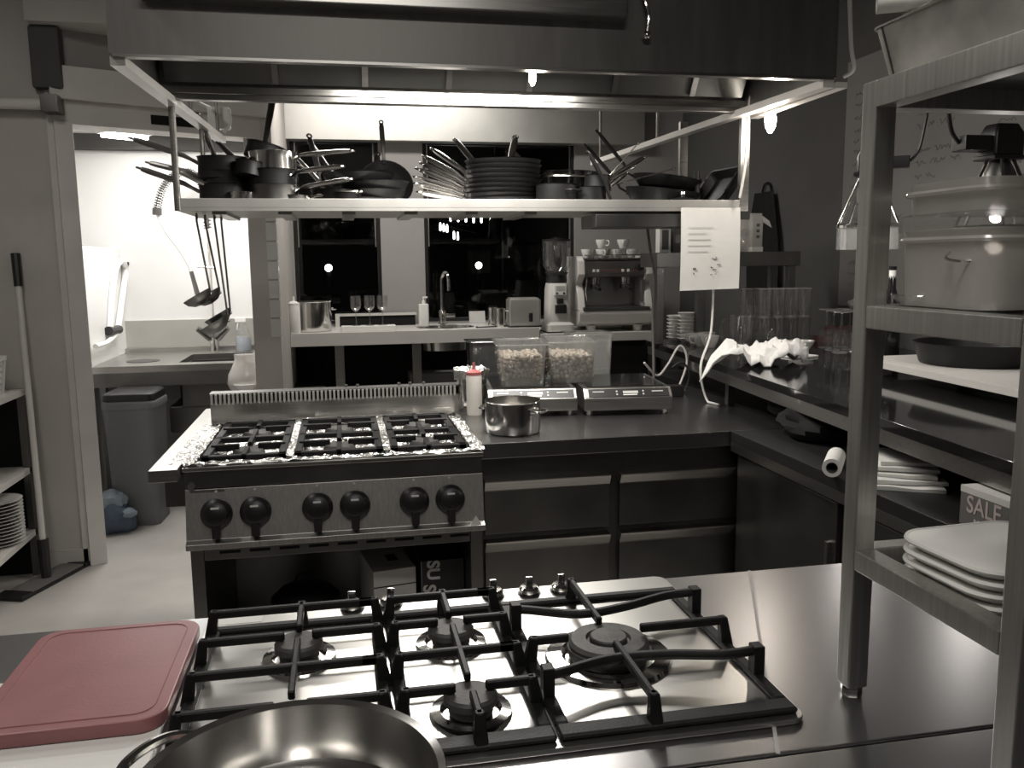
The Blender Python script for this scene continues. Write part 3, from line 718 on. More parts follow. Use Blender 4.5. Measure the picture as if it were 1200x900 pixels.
def squeeze(loc, r, h, label, body, cap, group=None):
    t = thing('squeeze_bottle', label, 'bottle', loc)
    MB().lathe([(0, 0), (r*.96, 0), (r, .006), (r, h*.8), (r*.93, h*.85), (r*.9, h*.86)], 20, cap1=True).build('body', body, t, smooth=True)
    MB().lathe([(r*.98, h*.84), (r*.98, h*.9), (r*.5, h*.945), (r*.22, h*.96), (r*.14, h*1.1), (0, h*1.1)], 20, cap0=True).build('nozzle_cap', cap, t, smooth=True)
    return t
p = P(557, 487, z=ZW)
squeeze((p.x, p.y+.02, ZW+.0004), .031, .19, 'cream squeeze bottle with red nozzle beside the range', 'cream', 'red')
p = P(533, 480, z=ZW)
t = thing('canister', 'steel canister with foil crumpled over its rim beside the squeeze bottle', 'canister', (.503, 3.42, ZW+.0004))
MB().lathe([(0, 0), (.06, 0), (.062, .005), (.062, .165), (.058, .165), (.056, .006), (0, .006)], 28).build('body', 'potsteel', t, smooth=True)
b = MB(); rings = []
for k, (rr, zz) in enumerate(((.066, .13), (.072, .168), (.055, .176), (.02, .172), (.001, .17))):
    rings.append([((rr+.009*noise.noise(Vector((j*.9, k*1.3, 2)))*(k < 3))*math.cos(2*PI*j/26), (rr+.009*noise.noise(Vector((j*.9, k*1.3, 2)))*(k < 3))*math.sin(2*PI*j/26), zz+.012*noise.noise(Vector((j*.8, k, 7)))) for j in range(26)])
b.loft(rings, None, False, True).build('foil_cover', 'foil', t)

# ================================================================== hood, rails and pot shelf
hd = thing('extractor_hood', 'wide stainless extractor hood over the range', 'hood', (.5, 3.05, 2.1))
HXa, HXb, HYa, HYb = -.63, 1.66, 2.72, 3.40
MB().box(HXa, HXb, HYa, HYa+.012, 2.1, 2.62).build('front_panel', 'hood', hd, world=True, bevel=.003)
MB().box(HXa, HXa+.012, HYa+.012, HYb, 2.1, 2.62).build('side_panel', 'hood', hd, world=True)
MB().box(HXb-.012, HXb, HYa+.012, HYb, 2.1, 2.62).build('side_panel', 'hood', hd, world=True)
MB().box(HXa, HXb, HYa, HYb, 2.62, ZC-.001).build('top_plenum', 'hood', hd, world=True)
MB().box(HXa+.01, HXb-.01, HYa-.002, HYa+.03, 2.094, 2.102).build('front_lip', 'steel', hd, world=True)
MB().box(-.53, .9, HYa-.07, HYa, 2.245, 2.33).build('front_ledge', 'steel', hd, world=True, bevel=.006)
b = MB(); b.box(HXa+.012, HXb-.012, HYb-.06, HYb-.02, 2.09, 2.112).box(HXa+.012, HXb-.012, HYb-.03, HYb, 2.118, 2.145)
b.build('grease_gutter', 'steel', hd, world=True, bevel=.004)
MB().box(HXa+.012, HXb-.012, HYb-.012, HYb, 2.145, 2.62).build('back_panel', 'hood', hd, world=True)
fx = [HXa+.03, P(322, 95, y=3.3).x, P(428, 95, y=3.3).x, P(527, 95, y=3.3).x, P(622, 95, y=3.3).x, P(722, 95, y=3.3).x, P(815, 95, y=3.3).x, HXb-.03]
for i in range(len(fx)-1):
    f = MB(); f.loft([[(fx[i]+.01, 3.345, 2.15), (fx[i+1]-.01, 3.345, 2.15), (fx[i+1]-.01, 3.05, 2.6), (fx[i]+.01, 3.05, 2.6)], [(fx[i]+.01, 3.36, 2.16), (fx[i+1]-.01, 3.36, 2.16), (fx[i+1]-.01, 3.065, 2.61), (fx[i]+.01, 3.065, 2.61)]])
    f.build('filter', 'filter', hd, world=True)
    if i: MB().bar((fx[i], 3.335, 2.15), (fx[i], 3.04, 2.6), .022, .012).build('filter_divider', 'steeldark' if i % 2 else 'steel', hd, world=True)
MB().box(-.1, .95, 2.88, 3.22, 2.21, 2.26).build('lamp_housing', 'paint', hd, world=True)
p = P(757, 20, y=HYa-.02)
MB().tube(spline([(p.x-.02, HYa-.02, 2.36), (p.x-.005, HYa-.03, 2.30), (p.x+.005, HYa-.03, 2.26), (p.x, HYa-.03, 2.215)], 5), .006, 8).build('pull_chain', 'chrome', hd, world=True, smooth=True)
MB().sphere((p.x, HYa-.03, 2.205), .014, 10).build('chain_end', 'chrome', hd, world=True, smooth=True)

def rail(xa, ya, xb, yb, label):
    t = thing('ceiling_rail', label, 'rail', (xa, (ya+yb)/2, 2.1), group='rails')
    MB().bar((xa, ya, 2.085), (xb, yb, 2.085), .042, .026).build('bar', 'paint', t, world=True)
    for k in (.6, .95):
        x = xa+(xb-xa)*k; y = ya+(yb-ya)*k
        MB().cyl((x, y, 2.098), (x, y, ZC-.0005), .008).build('hanger', 'steel', t, world=True)
    return t
rail(-.61, 2.735, -.535, 4.35, 'white steel rail behind the hood above the saucepan end of the pot shelf')
rail(1.64, 2.735, 1.52, 5.1, 'white steel rail behind the hood above the dark roasting pan end of the pot shelf')

ps = thing('pot_shelf', 'long hanging stainless shelf full of pans under the hood', 'shelf', (.53, 3.65, 1.7))
SX0, SX1, SY0, SY1 = -.589, 1.65, 3.39, 3.92
MB().box(SX0, SX1, SY0, SY1, 1.700, 1.712).build('plate', 'satin', ps, world=True)
MB().box(SX0, SX1, SY0, SY0+.012, 1.712, 1.746).build('front_lip', 'satin', ps, world=True, bevel=.002)
MB().box(SX0, SX1, SY1-.012, SY1, 1.712, 1.746).build('back_lip', 'steel', ps, world=True)
for x in (SX0, SX1-.012): MB().box(x, x+.012, SY0+.012, SY1-.012, 1.712, 1.746).build('side_lip', 'steel', ps, world=True)
for i in range(6):
    x = SX0+.12+i*.24; MB().box(x, x+.05, SY0+.03, SY1-.03, 1.688, 1.70).build('rib', 'steel', ps, world=True)
MB().box(1.02, SX1, SY0+.0, SY0+.22, 1.635, 1.688).build('ticket_ledge', 'steelmid', ps, world=True, bevel=.004)
for (x, y, r) in ((-.585, SY0+.006, .012), (-.56, SY1-.006, .01)): MB().cyl((x, y, 1.70), (x, y, 2.13), r, n=10).build('hanger_rod', 'steel', ps, world=True, smooth=True)
for (x, y) in ((1.665, SY0+.01), (1.60, SY1-.02)): MB().box(x-.02, x+.02, y-.012, y+.012, 1.70, 2.14).build('hanger_strap', 'steel', ps, world=True, bevel=.002)
# paper clipped on the shelf
pp = thing('menu_paper', 'white order sheet hanging from the pot shelf ledge', 'paper', (1.49, 3.378, 1.37))
a = P(798, 252, y=3.378); c = P(865, 338, y=3.378)
b = MB(); vs = []; fs = []
for j in range(9):
    for i in range(5):
        x = a.x+(c.x-a.x)*i/4; z = a.z+.03+(c.z-a.z-.03)*j/8; vs.append((x, 3.378-.012*math.sin(j/8*PI)*.4-.006*(i == 4)*j/8, z-.006*(1-i/4)*(j/8)))
for j in range(8):
    for i in range(4): q = j*5+i; fs.append((q, q+1, q+6, q+5))
b.add(vs, fs); b.build('sheet', 'paper', pp, world=True, smooth=True)
mk = MB()
for (xx, zz, ww) in ((.055, .225, .003), (.062, .225, .003), (.057, .245, .002)): mk.box(a.x+xx, a.x+xx+ww*1.6, 3.3705, 3.372, a.z-zz, a.z-zz+.008)
for k in range(9):
    xx = .13+.055*random.random(); zz = .17+.09*random.random(); mk.box(a.x+xx, a.x+xx+.012*random.random()+.004, 3.3705, 3.372, a.z-zz, a.z-zz+.003)
for k in range(5): mk.box(a.x+.03, a.x+.10+.05*random.random(), 3.3705, 3.372, a.z-.05-k*.025, a.z-.0494-k*.025)
mk.build('printing', 'ink', pp, world=True)

# ---- pans on the shelf
ZS = 1.7125
def sx(px, Y): return P(px, 220, y=Y).x
def fry_pan(loc, r, h, hl, el, rz, label, group, body='nonstick', hmat='handle', rx=0, ry=0, hw=.011, flat=.6, tip=True, name='frying_pan', slope=.76):
    t = thing(name, label, 'pan', loc, rz, group, rx, ry)
    MB().lathe([(0, 0), (r*slope, 0), (r*slope+.006, .003), (r*.97, h*.8), (r, h), (r+.003, h+.001), (r-.002, h-.001), (r*.95, h*.78), (r*slope, .005), (0, .005)], 30).build('body', body, t, smooth=True)
    pts = [(r*.96, 0, h*.72), (r+.025, 0, h*.8+.008), (r+.05, 0, h*.8+.008+.04*el)]
    pts += [(r+.05+hl*q, 0, h*.8+.008+.04*el+hl*q*el) for q in (.3, .6, .85, 1)]
    hd = MB().tube(pts, [hw*.7, hw*.65, hw*.85, hw, hw, hw, hw*.75], 8, flat=flat).build('handle', hmat, t, smooth=True)
    e = Vector(pts[-1]); 
    if tip: MB().torus((0, 0, 0), hw*.75, hw*.3, 12, 6, T(e.x+hw*.5, 0, e.z+hw*.4*el) @ RY(-math.atan(el))).build('hanging_eye', hmat, hd, smooth=True)
    MB().box(r*.9, r*.97, -.012, .012, h*.55, h*.85).build('bracket', hmat, t)
    return t
G1 = 'black pans in the fanned stack'
ORD = ['bottom', 'second from the bottom', 'third from the bottom', 'fourth from the bottom', 'middle', 'fourth from the top', 'third from the top', 'second from the top', 'topmost']
fan = [(184, .14), (178, .24), (171, .30), (164, .40), (157, .44), (150, .52), (138, .62), (116, .80), (70, .80)]
cx = sx(590, 3.63)
for i, (az, el) in enumerate(fan):
    fry_pan((cx+random.uniform(-.008, .008), 3.63, ZS+.0004+i*.0195), .16, .05, .14, el, math.radians(az), 'black steel handled pan, %s of the fanned stack on the shelf' % ORD[i], G1, hw=.0165, flat=.7)
# flat black frying pans next to the fan
cx = sx(432, 3.66); G2 = 'black pans with upright handles'
for i, (az, el, dx) in enumerate(((112, 1.0, -.04), (80, 1.2, 0), (170, .5, .02), (128, 1.0, -.04))):
    fry_pan((cx+dx, 3.66, ZS+.0004+i*.034), .145, .05, .11, el, math.radians(az), 'black flat handled pan, %s of the low stack on the shelf' % ('bottom', 'second from the bottom', 'third from the bottom', 'topmost')[i], G2, hmat='steelmid', hw=.015, flat=.35)
# saucepans at the dish room end
def saucepan(px, Y, z, r, h, hl, el, az, label, body='potsteel', hmat='handle', rx=0, ry=0, group='saucepans on the pot shelf'):
    return fry_pan((sx(px, Y), Y, z), r, h, hl, el, math.radians(az), label, group, body, hmat, rx, ry, .0135, .8, name='saucepan', slope=.95)
saucepan(262, 3.55, ZS+.0004, .092, .095, .15, .35, 186, 'black saucepan at the bottom of the stack next to the hanger rod', 'nonstick', 'steelmid')
saucepan(266, 3.56, ZS+.06, .095, .085, .15, .25, 168, 'black saucepan nested second in the stack next to the hanger rod', 'nonstick', 'steelmid')
saucepan(262, 3.56, ZS+.115, .092, .085, .17, .3, 196, 'black saucepan topmost in the stack next to the hanger rod', 'nonstick', 'steelmid')
saucepan(276, 3.78, ZS+.0004, .1, .13, .1, .3, 25, 'tall bright steel saucepan behind the black saucepan stack')
saucepan(270, 3.78, ZS+.09, .095, .12, .14, 1.3, 120, 'bright steel saucepan nested above the tall steel saucepan')
saucepan(322, 3.50, ZS+.0004, .092, .09, .16, .12, 338, 'dark steel saucepan whose handle reaches towards the frying pans', 'steelmid')
saucepan(319, 3.52, ZS+.06, .092, .09, .16, .05, 330, 'dark steel saucepan nested in the middle of the second stack', 'nonstick', 'handle')
saucepan(321, 3.54, ZS+.12, .09, .1, .17, .05, 344, 'bright steel saucepan on top of the second stack')
saucepan(310, 3.62, ZS+.20, .075, .06, .09, 2.2, 100, 'small black saucepan tipped up with handle pointing to the hood', 'nonstick', 'black', rx=.25)
saucepan(291, 3.47, ZS+.12, .05, .055, .12, .6, 130, 'tiny black butter pan wedged between the two saucepan stacks', 'nonstick', 'nonstick', rx=.2)
fry_pan((sx(365, 3.8), 3.8, ZS+.0004), .1, .07, .13, .3, math.radians(-30), 'steel sauté pan behind the second saucepan stack on the shelf', 'saucepans on the pot shelf', 'steelmid')
fry_pan((sx(390, 3.52), 3.52, ZS+.0004), .085, .075, .12, 1.5, math.radians(110), 'deep black pan between the saucepans and the low frying pan stack', 'saucepans on the pot shelf', 'nonstick', 'steelmid', hw=.013, flat=.4)
fry_pan((sx(452, 3.86), 3.86, ZS+.118), .115, .03, .12, .2, math.radians(95), 'black frying pan stood on edge behind the low stack', 'pans stood on edge', 'nonstick', 'steelmid', rx=0, ry=math.radians(-62))
fry_pan((sx(405, 3.48), 3.48, ZS+.0004), .06, .06, .13, .9, math.radians(140), 'small black pan in front of the low stack', 'saucepans on the pot shelf', 'nonstick', 'handle', hw=.012)
saucepan(345, 3.475, ZS+.0004, .055, .05, .14, .08, 352, 'small steel pan in front of the second saucepan stack', 'steelmid')
saucepan(285, 3.475, ZS+.0004, .055, .06, .15, .5, 172, 'small steel pan between the two saucepan stacks at the shelf edge', 'potsteel')
# right of the fan
cx = sx(660, 3.7)
stock_pot((cx+.02, 3.72, ZS+.0004), .13, .095, 'dark wide pot under the shallow steel pan on the pot shelf', 'steeldark', name='stew_pot')
fry_pan((cx-.005, 3.72, ZS+.1), .165, .04, .15, .35, math.radians(12), 'shallow bright steel pan lying across the dark wide pot', 'pans beyond the fan', 'potsteel', slope=.88)
fry_pan((cx+.005, 3.72, ZS+.125), .165, .042, .12, .8, math.radians(118), 'shallow bright steel pan nested topmost above the dark wide pot', 'pans beyond the fan', 'potsteel', slope=.88)
stock_pot((sx(652, 3.5), 3.5, ZS+.0004), .085, .1, 'black pot beside the fanned stack in front of the steel pans', 'nonstick', name='stew_pot')
saucepan(692, 3.50, ZS+.0004, .065, .09, .1, .55, 30, 'small black saucepan with steel handle beside the fanned stack', 'nonstick')
saucepan(700, 3.52, ZS+.075, .055, .065, .14, .5, 20, 'small black saucepan nested with its handle leaning to the roasting pans', 'nonstick')
# wire skimmers and black pans toward the right end
for i, (pa, pb, lab) in enumerate((((697, 225), (748, 168), 'thin steel skewer leaning up over the black wok'), ((700, 219), (742, 196), 'thin steel skewer lying above the wire rack'), ((722, 216), (790, 198), 'thin steel skewer lying against the black wok'))):
    a = P(*pa, y=3.5); c = P(*pb, y=3.5); a.z = max(a.z, ZS+.004)
    t = thing('skewer', lab, 'skewer', tuple(a)); MB().tube([a, c], .003, 6).build('rod', 'chrome', t, world=True)
    MB().torus((0, 0, 0), .006, .0015, 10, 5, T(*c) @ RX(PI/2)).build('ring', 'chrome', t, world=True)
t = thing('wire_rack', 'small chrome wire rack lying on the pot shelf beside the black wok', 'rack', (sx(707, 3.47), 3.47, ZS+.0004))
b = MB()
for i in range(6): b.tube([(-.05+i*.02, -.05, .012), (-.05+i*.02, .06, .03)], .0018, 5)
b.build('wires', 'chrome', t)
MB().tube([(-.055, -.05, .012), (.055, -.05, .012), (.055, .06, .03), (-.055, .06, .03)], .0025, 5, closed=True).build('frame', 'chrome', t)
for s in (-.05, .05): MB().cyl((s, -.05, 0), (s, -.05, .012), .0025).build('leg', 'chrome', t); MB().cyl((s, .06, 0), (s, .06, .03), .0025).build('leg', 'chrome', t)
fry_pan((sx(775, 3.64), 3.64, ZS+.02), .165, .07, .14, .9, math.radians(160), 'large black wok leaning on the pot shelf', 'black pans at the ledge end', 'nonstick', 'nonstick', ry=-.12, hw=.014)
fry_pan((sx(780, 3.66), 3.66, ZS+.1), .15, .045, .13, .9, math.radians(172), 'black frying pan with arched handle lying in the large wok', 'black pans at the ledge end', 'nonstick', 'nonstick', ry=-.14, hw=.014)
fry_pan((sx(735, 3.46), 3.46, ZS+.002), .05, .03, .07, 1.6, math.radians(190), 'small black pan with thick upright handle at the shelf edge', 'black pans at the ledge end', 'nonstick', 'black', hw=.013)
t = thing('roasting_pan', 'black ribbed roasting pan propped up at the end of the pot shelf', 'pan', (sx(833, 3.6), 3.6, ZS+.014), math.radians(8), ry=math.radians(-52))
poly = rrect(.18, .24, .02)
b = MB(); b.loft([[(x*.88, y*.9, 0) for x, y in poly], [(x, y, .045) for x, y in poly], [(x*1.06, y*1.04, .046) for x, y in poly], [(x*.97, y*.97, .045) for x, y in poly], [(x*.85, y*.87, .004) for x, y in poly]], T(.09, 0, 0)).build('body', 'nonstick', t, smooth=True)
for s in (-1, 1): MB().tube(spline([(.05, s*.12, .045), (.05, s*.145, .055), (.13, s*.145, .055), (.13, s*.12, .045)], 4), .005, 6).build('handle', 'nonstick', t, smooth=True)
t = thing('griddle_pan', 'black griddle pan with long upright handle beside the roasting pan', 'pan', (sx(812, 3.52), 3.52, ZS+.0004), math.radians(40))
MB().prism(rrect(.13, .13, .015), 0, .03).build('body', 'nonstick', t, bevel=.004)
MB().tube([(.05, .0, .03), (.075, .02, .09), (.09, .03, .17)], [.012, .014, .013], 8, flat=.6).build('handle', 'nonstick', t, smooth=True)
for i in range(5): MB().box(-.05, .05, -.05+i*.022, -.044+i*.022, .03, .034).build('rib', 'nonstick', t)
t = thing('kettle_lid', 'black domed lid with red trim lying at the shelf edge', 'lid', (sx(800, 3.47), 3.47, ZS+.0004))
MB().lathe([(.075, 0), (.078, .006), (.07, .03), (.04, .045), (.012, .05), (0, .05)], 26, cap0=True).build('dome', 'nonstick', t, smooth=True)
MB().lathe([(.008, .05), (.013, .062), (.011, .07), (0, .071)], 14).build('knob', 'chrome', t, smooth=True)

# ---- ladles and skimmers hanging under the shelf end
def ladle(px, Y, ztop, zbot, rb, label, skim=False, lean=0):
    x = sx(px, Y); t = thing('ladle', label, 'ladle', (x, Y, zbot), group='ladles hanging under the pot shelf')
    hk = spline([(x, Y, ztop-.03), (x, Y, ztop-.008), (x, Y+.012, ztop-.004), (x, Y+.018, ztop-.02)], 4)
    MB().tube([(x+lean, Y, zbot+.03)]+[(x, Y, ztop-.03)]+hk[1:], .0042, 6).build('handle', 'steelmid', t, world=True, smooth=True)
    mm = T(x+lean-rb*.75, Y, zbot+.012) @ RY(math.radians(-30))
    MB().lathe([(0, -.03), (rb*.5, -.024), (rb*.85, -.008), (rb, .012), (rb*.97, .012), (rb*.8, -.006), (rb*.45, -.02), (0, -.026)], 24, mm).build('bowl', 'steelmid', t, world=True, smooth=True)
    if skim:
        for q in range(6): MB().lathe([(0, 0), (.007, 0), (.007, .0008), (0, .0008)], 8, mm @ RZ(q*1.05) @ T(rb*.5, 0, -.017)).build('hole', 'blackmatt', t, world=True)
    MB().sphere((x+lean, Y, zbot+.028), .007, 8).build('joint', 'steelmid', t, world=True)
zt = 1.698
zA = P(240, 358, y=3.55).z; zB = P(240, 386, y=3.6).z
ladle(228, 3.50, zt, zA+.02, .06, 'dark steel ladle hanging upper in the bunch under the pot shelf', lean=.035)
ladle(238, 3.60, zt, zA+.02, .06, 'dark steel ladle hanging behind the upper ladle under the pot shelf', lean=.04)
ladle(249, 3.52, zt, zB+.01, .065, 'perforated steel skimmer hanging lowest under the pot shelf', True, lean=.03)
ladle(257, 3.62, zt, zB+.035, .06, 'perforated steel skimmer hanging beside the lowest one', True, lean=.015)

# ---- lamps, sockets and cables on the hood and rails
def bulb(p, label, cord, k=1.0, e=1.0):
    t = thing('filament_bulb', label, 'bulb', (p.x, p.y, p.z))
    MB().lathe([(0, -.04), (.006, -.038), (.015, -.02), (.017, 0), (.013, .025), (.009, .035)], 16, T(*p) @ Matrix.Diagonal((k, k, k, 1))).build('glass_bulb', 'bulb', t, world=True, smooth=True)
    MB().cyl((p.x, p.y, p.z+.034*k), (p.x, p.y, p.z+.034*k+.03), .012).build('socket', 'black', t, world=True)
    MB().cyl((p.x, p.y, p.z+.034*k+.03), (p.x, p.y, cord), .003).build('cord', 'black', t, world=True)
    l = bpy.data.lights.new('bulb_light', 'POINT'); l.energy = e; l.color = (1, .9, .78); l.shadow_soft_size = .03
    o = bpy.data.objects.new('bulb_light', l); COL.objects.link(o); o.location = (p.x, p.y-.05, p.z-.06)
q = P(903, 140, y=3.43); q.x = 1.74
q = P(903, 140, x=1.70)
bulb(q, 'bright filament bulb hanging below the power strip beside the hood', 2.13, 1.35, 2.5)
q = P(624, 90, y=2.9)
bulb(q, 'small bright bulb hanging inside the hood above the range', 2.205, .75)
t = thing('power_strip', 'white power strip lying along the hood side rail', 'power strip', (1.69, 3.1, 2.12))
a = P(892, 100, x=1.70); c = P(948, 86, x=1.70)
MB().bar((1.70, 2.75, 2.085), (1.70, 3.39, 2.085), .04, .02).build('carrier', 'paint', t, world=True)
MB().box(1.68, 1.72, c.y, a.y, 2.096, 2.13).build('body', 'white', t, world=True, bevel=.004)
for i in range(5):
    y = c.y+(a.y-c.y)*(i+.5)/5; MB().lathe([(0, 0), (.011, 0), (.011, .001), (0, .001)], 14, T(1.6795, y, 2.114) @ RY(-PI/2)).build('socket', 'saltgrey', t, world=True)
single(MB().tube(spline([P(893, 106, y=3.33), P(880, 112, y=3.33), P(876, 150, y=3.33), P(873, 195, y=3.34), P(867, 232, y=3.35)], 8), .006, 8), 'power_cable', 'cable', 'white cable hanging from the power strip to the pot shelf', 'cable', smooth=True)
single(MB().tube(spline([(1.70, 2.74, 2.11), (1.71, 2.70, 2.13), (1.69, 2.69, 2.2), (1.68, 2.70, 2.4), (1.68, 2.71, 2.6)], 8), .007, 8), 'hood_cable', 'cable', 'white cable running up the edge of the hood', 'cable', smooth=True)
t = thing('socket_box', 'white socket box with cables on the rail above the saucepans', 'socket box', tuple(P(256, 138, y=4.3)))
p = P(256, 138, y=4.3)
MB().box(p.x-.05, p.x+.05, 4.3, 4.34, p.z-.05, p.z+.05).build('box', 'white', t, world=True, bevel=.005)
MB().tube(spline([P(205, 68, y=3.43), P(213, 88, y=3.43), P(222, 105, y=3.43), P(230, 118, y=3.6), P(246, 126, y=4.28)], 6), .007, 6).build('cable', 'cable', t, world=True, smooth=True)
MB().tube(spline([P(268, 128, y=4.3), P(269, 145, y=4.3), P(262, 155, y=4.3)], 6), .009, 6).build('loop', 'white', t, world=True, smooth=True)
# ================================================================== bar along the back windows
ZB = 1.05
t = thing('bar_counter', 'long pale bar counter on steel legs under the night windows', 'counter', (.5, 6.0, 0))
SXc, SYc = P(527, 386, z=ZB).x, 6.0
poly = [(SXc+.2*math.cos(2*PI*k/24), SYc+.15*math.sin(2*PI*k/24)) for k in range(24)]
xa, xb, ya, yb = -.343, 1.32, 5.72, 6.385
b = MB().box(xa, SXc-.2, ya, yb, .965, ZB).box(SXc+.2, xb, ya, yb, .965, ZB).box(SXc-.2, SXc+.2, ya, SYc-.15, .965, ZB).box(SXc-.2, SXc+.2, SYc+.15, yb, .965, ZB)
b.build('top', 'paint', t, world=True)
for x in (P(399, 440, y=5.78).x, P(489, 440, y=5.78).x, 1.25): MB().box(x-.03, x+.03, 5.76, 5.82, 0, .965).build('leg', 'steel', t, world=True, bevel=.003)
MB().box(xa, xb, 6.25, 6.27, .0, .965).build('back_panel', 'blackmatt', t, world=True)  # black sheet added as the darkness under the bar
MB().box(xa, 1.2, 5.83, 6.25, .50, .53).build('under_shelf', 'blackmatt', t, world=True)
s = MB(); ring = lambda k, z: [(SXc+.2*k*math.cos(2*PI*j/24), SYc+.15*k*math.sin(2*PI*j/24), z) for j in range(24)]
s.loft([ring(1.03, ZB+.002), ring(1.0, ZB+.001), ring(.97, ZB-.03), ring(.9, .90), ring(.3, .885), ring(.3, .88), ring(.93, .893), ring(1.0, ZB-.03)], None, False, False).build('sink_bowl', 'potsteel', t, world=True, smooth=True)
b = MB()
for q in ((SXc-.2, SXc+.2, SYc+.11, SYc+.15), (SXc-.2, SXc+.2, SYc-.15, SYc-.11), (SXc-.2, SXc-.13, SYc-.11, SYc+.11), (SXc+.13, SXc+.2, SYc-.11, SYc+.11)): pass
s = MB(); sq = [(SXc-.2, SYc-.15), (SXc+.2, SYc-.15), (SXc+.2, SYc+.15), (SXc-.2, SYc+.15)]
# flat collar between the square cut and the oval bowl
col = MB(); outer = []
for j in range(24):
    a = 2*PI*j/24; c0, s0 = math.cos(a), math.sin(a); k = min(.2/max(abs(c0), 1e-6), .15/max(abs(s0), 1e-6)); outer.append((SXc+k*c0, SYc+k*s0, ZB-.0002))
col.loft([outer, ring(1.0, ZB-.0002), ring(1.0, ZB-.03), [(x, y, ZB-.03) for x, y, z in outer]], None, False, False, closed=False).build('sink_collar', 'paint', t, world=True)
def on_bar(px, py, z=ZB): return P(px, py, z=z)
# tall tap
t = thing('bar_tap', 'tall chrome gooseneck tap over the bar sink', 'tap', (SXc-.04, 6.2, ZB))
bx, by = P(519, 384, y=6.2).x, 6.2
MB().lathe([(.035, 0), (.035, .012), (.026, .016), (.026, .1), (.022, .11)], 18, T(bx, by, ZB+.0005), cap0=True, cap1=True).build('base', 'chrome', t, world=True, smooth=True)
ztop = P(519, 319, y=6.2).z
MB().tube(spline([(bx, by, ZB+.1), (bx, by, ztop-.06), (bx+.01, by-.02, ztop-.015), (bx+.02, by-.06, ztop), (bx+.032, by-.11, ztop-.02), (bx+.035, by-.13, ztop-.09), (bx+.035, by-.13, ztop-.13)], 6), .013, 10).build('spout', 'chrome', t, world=True, smooth=True)
MB().box(bx+.02, bx+.09, by-.03, by+.0, ZB+.055, ZB+.085).build('lever', 'chrome', t, world=True, bevel=.006)
# pot and squeeze bottle
p = on_bar(366, 391)
stock_pot((p.x, 5.93, ZB+.0004), .125, .2, 'wide steel stock pot on the bar by the partition', angs=(.2, .2+PI))
p = on_bar(345, 392)
squeeze((p.x, 5.765, ZB+.0004), .038, .22, 'white squeeze bottle in front of the stock pot on the bar', 'white', 'white')
# dark tray by the window with glasses on a white board
t = thing('drip_tray', 'dark tray with pale rim standing along the window behind the wine glasses', 'tray', (.25, 6.3, ZB+.0004))
a = P(398, 374, y=6.28); c = P(487, 388, y=6.28)
MB().box(a.x, c.x, 6.27, 6.37, ZB+.0004, ZB+.075).build('body', 'blackmatt', t, world=True)
MB().box(a.x-.03, c.x+.01, 6.26, 6.38, ZB+.075, ZB+.088).build('rim', 'paint', t, world=True)
MB().box(a.x-.03, a.x, 6.26, 6.38, ZB+.0004, ZB+.075).build('rim', 'paint', t, world=True)
a = P(403, 393, z=ZB); c = P(466, 393, z=ZB)
single(MB().box(-.18, .18, -.06, .06, 0, .035), 'glass_board', 'white', 'white board under the three wine glasses on the bar', 'board', ((a.x+c.x)/2, 5.83, ZB+.0004), bevel=.003)
wg = None
for px in (418, 434, 449):
    x = P(px, 390, y=5.83).x
    if wg is None:
        wg = thing('wine_glass', 'clear stemmed wine glass standing upright on the white board', 'glass', (x, 5.83, ZB+.0358), group='wine glasses on the bar')
        MB().lathe([(.0, .004), (.006, .005), (.004, .02), (.0038, .09), (.014, .1), (.03, .115), (.036, .135), (.033, .2), (.0318, .2), (.0345, .136), (.028, .117), (.01, .103), (0, .101)], 22).build('bowl', 'glass', wg, smooth=True)
        MB().lathe([(0, 0), (.032, 0), (.032, .0015), (.006, .005), (0, .005)], 22).build('foot', 'glass', wg, smooth=True)
    else: dup(wg, (x, 5.83, ZB+.0358))
# soap dispenser
p = P(497, 388, y=6.1)
t = thing('soap_dispenser', 'white pump soap dispenser beside the bar sink', 'dispenser', (p.x, 6.1, ZB+.0004))
MB().prism(rrect(.07, .06, .015), 0, .16).build('body', 'white', t, bevel=.006)
MB().lathe([(.012, .16), (.012, .18), (.005, .182), (.005, .21), (0, .21)], 12, cap0=True).build('pump', 'white', t, smooth=True)
MB().box(-.005, .03, -.006, .006, .2, .212).build('spout', 'white', t, bevel=.002)
# flat black tongs and white sheet
p = P(548, 384, z=ZB)
t = thing('tongs', 'black kitchen tongs lying beside the bar sink', 'tongs', (1.0, 5.85, ZB+.0005), .2)
for s in (-1, 1): MB().bar((-.1, s*.004, .004), (.1, s*.02, .006), .014, .004).build('arm', 'black', t)
MB().sphere((-.1, 0, .005), .008, 8).build('hinge', 'steelmid', t)
p = P(562, 376, y=6.2)
single(MB().box(-.06, .06, -.004, .004, 0, .09), 'card_sheet', 'card', 'small pale card leaning by the window beside the steel jugs', 'card', (p.x, 6.3, ZB+.0004), rx=-.25, bevel=.001)
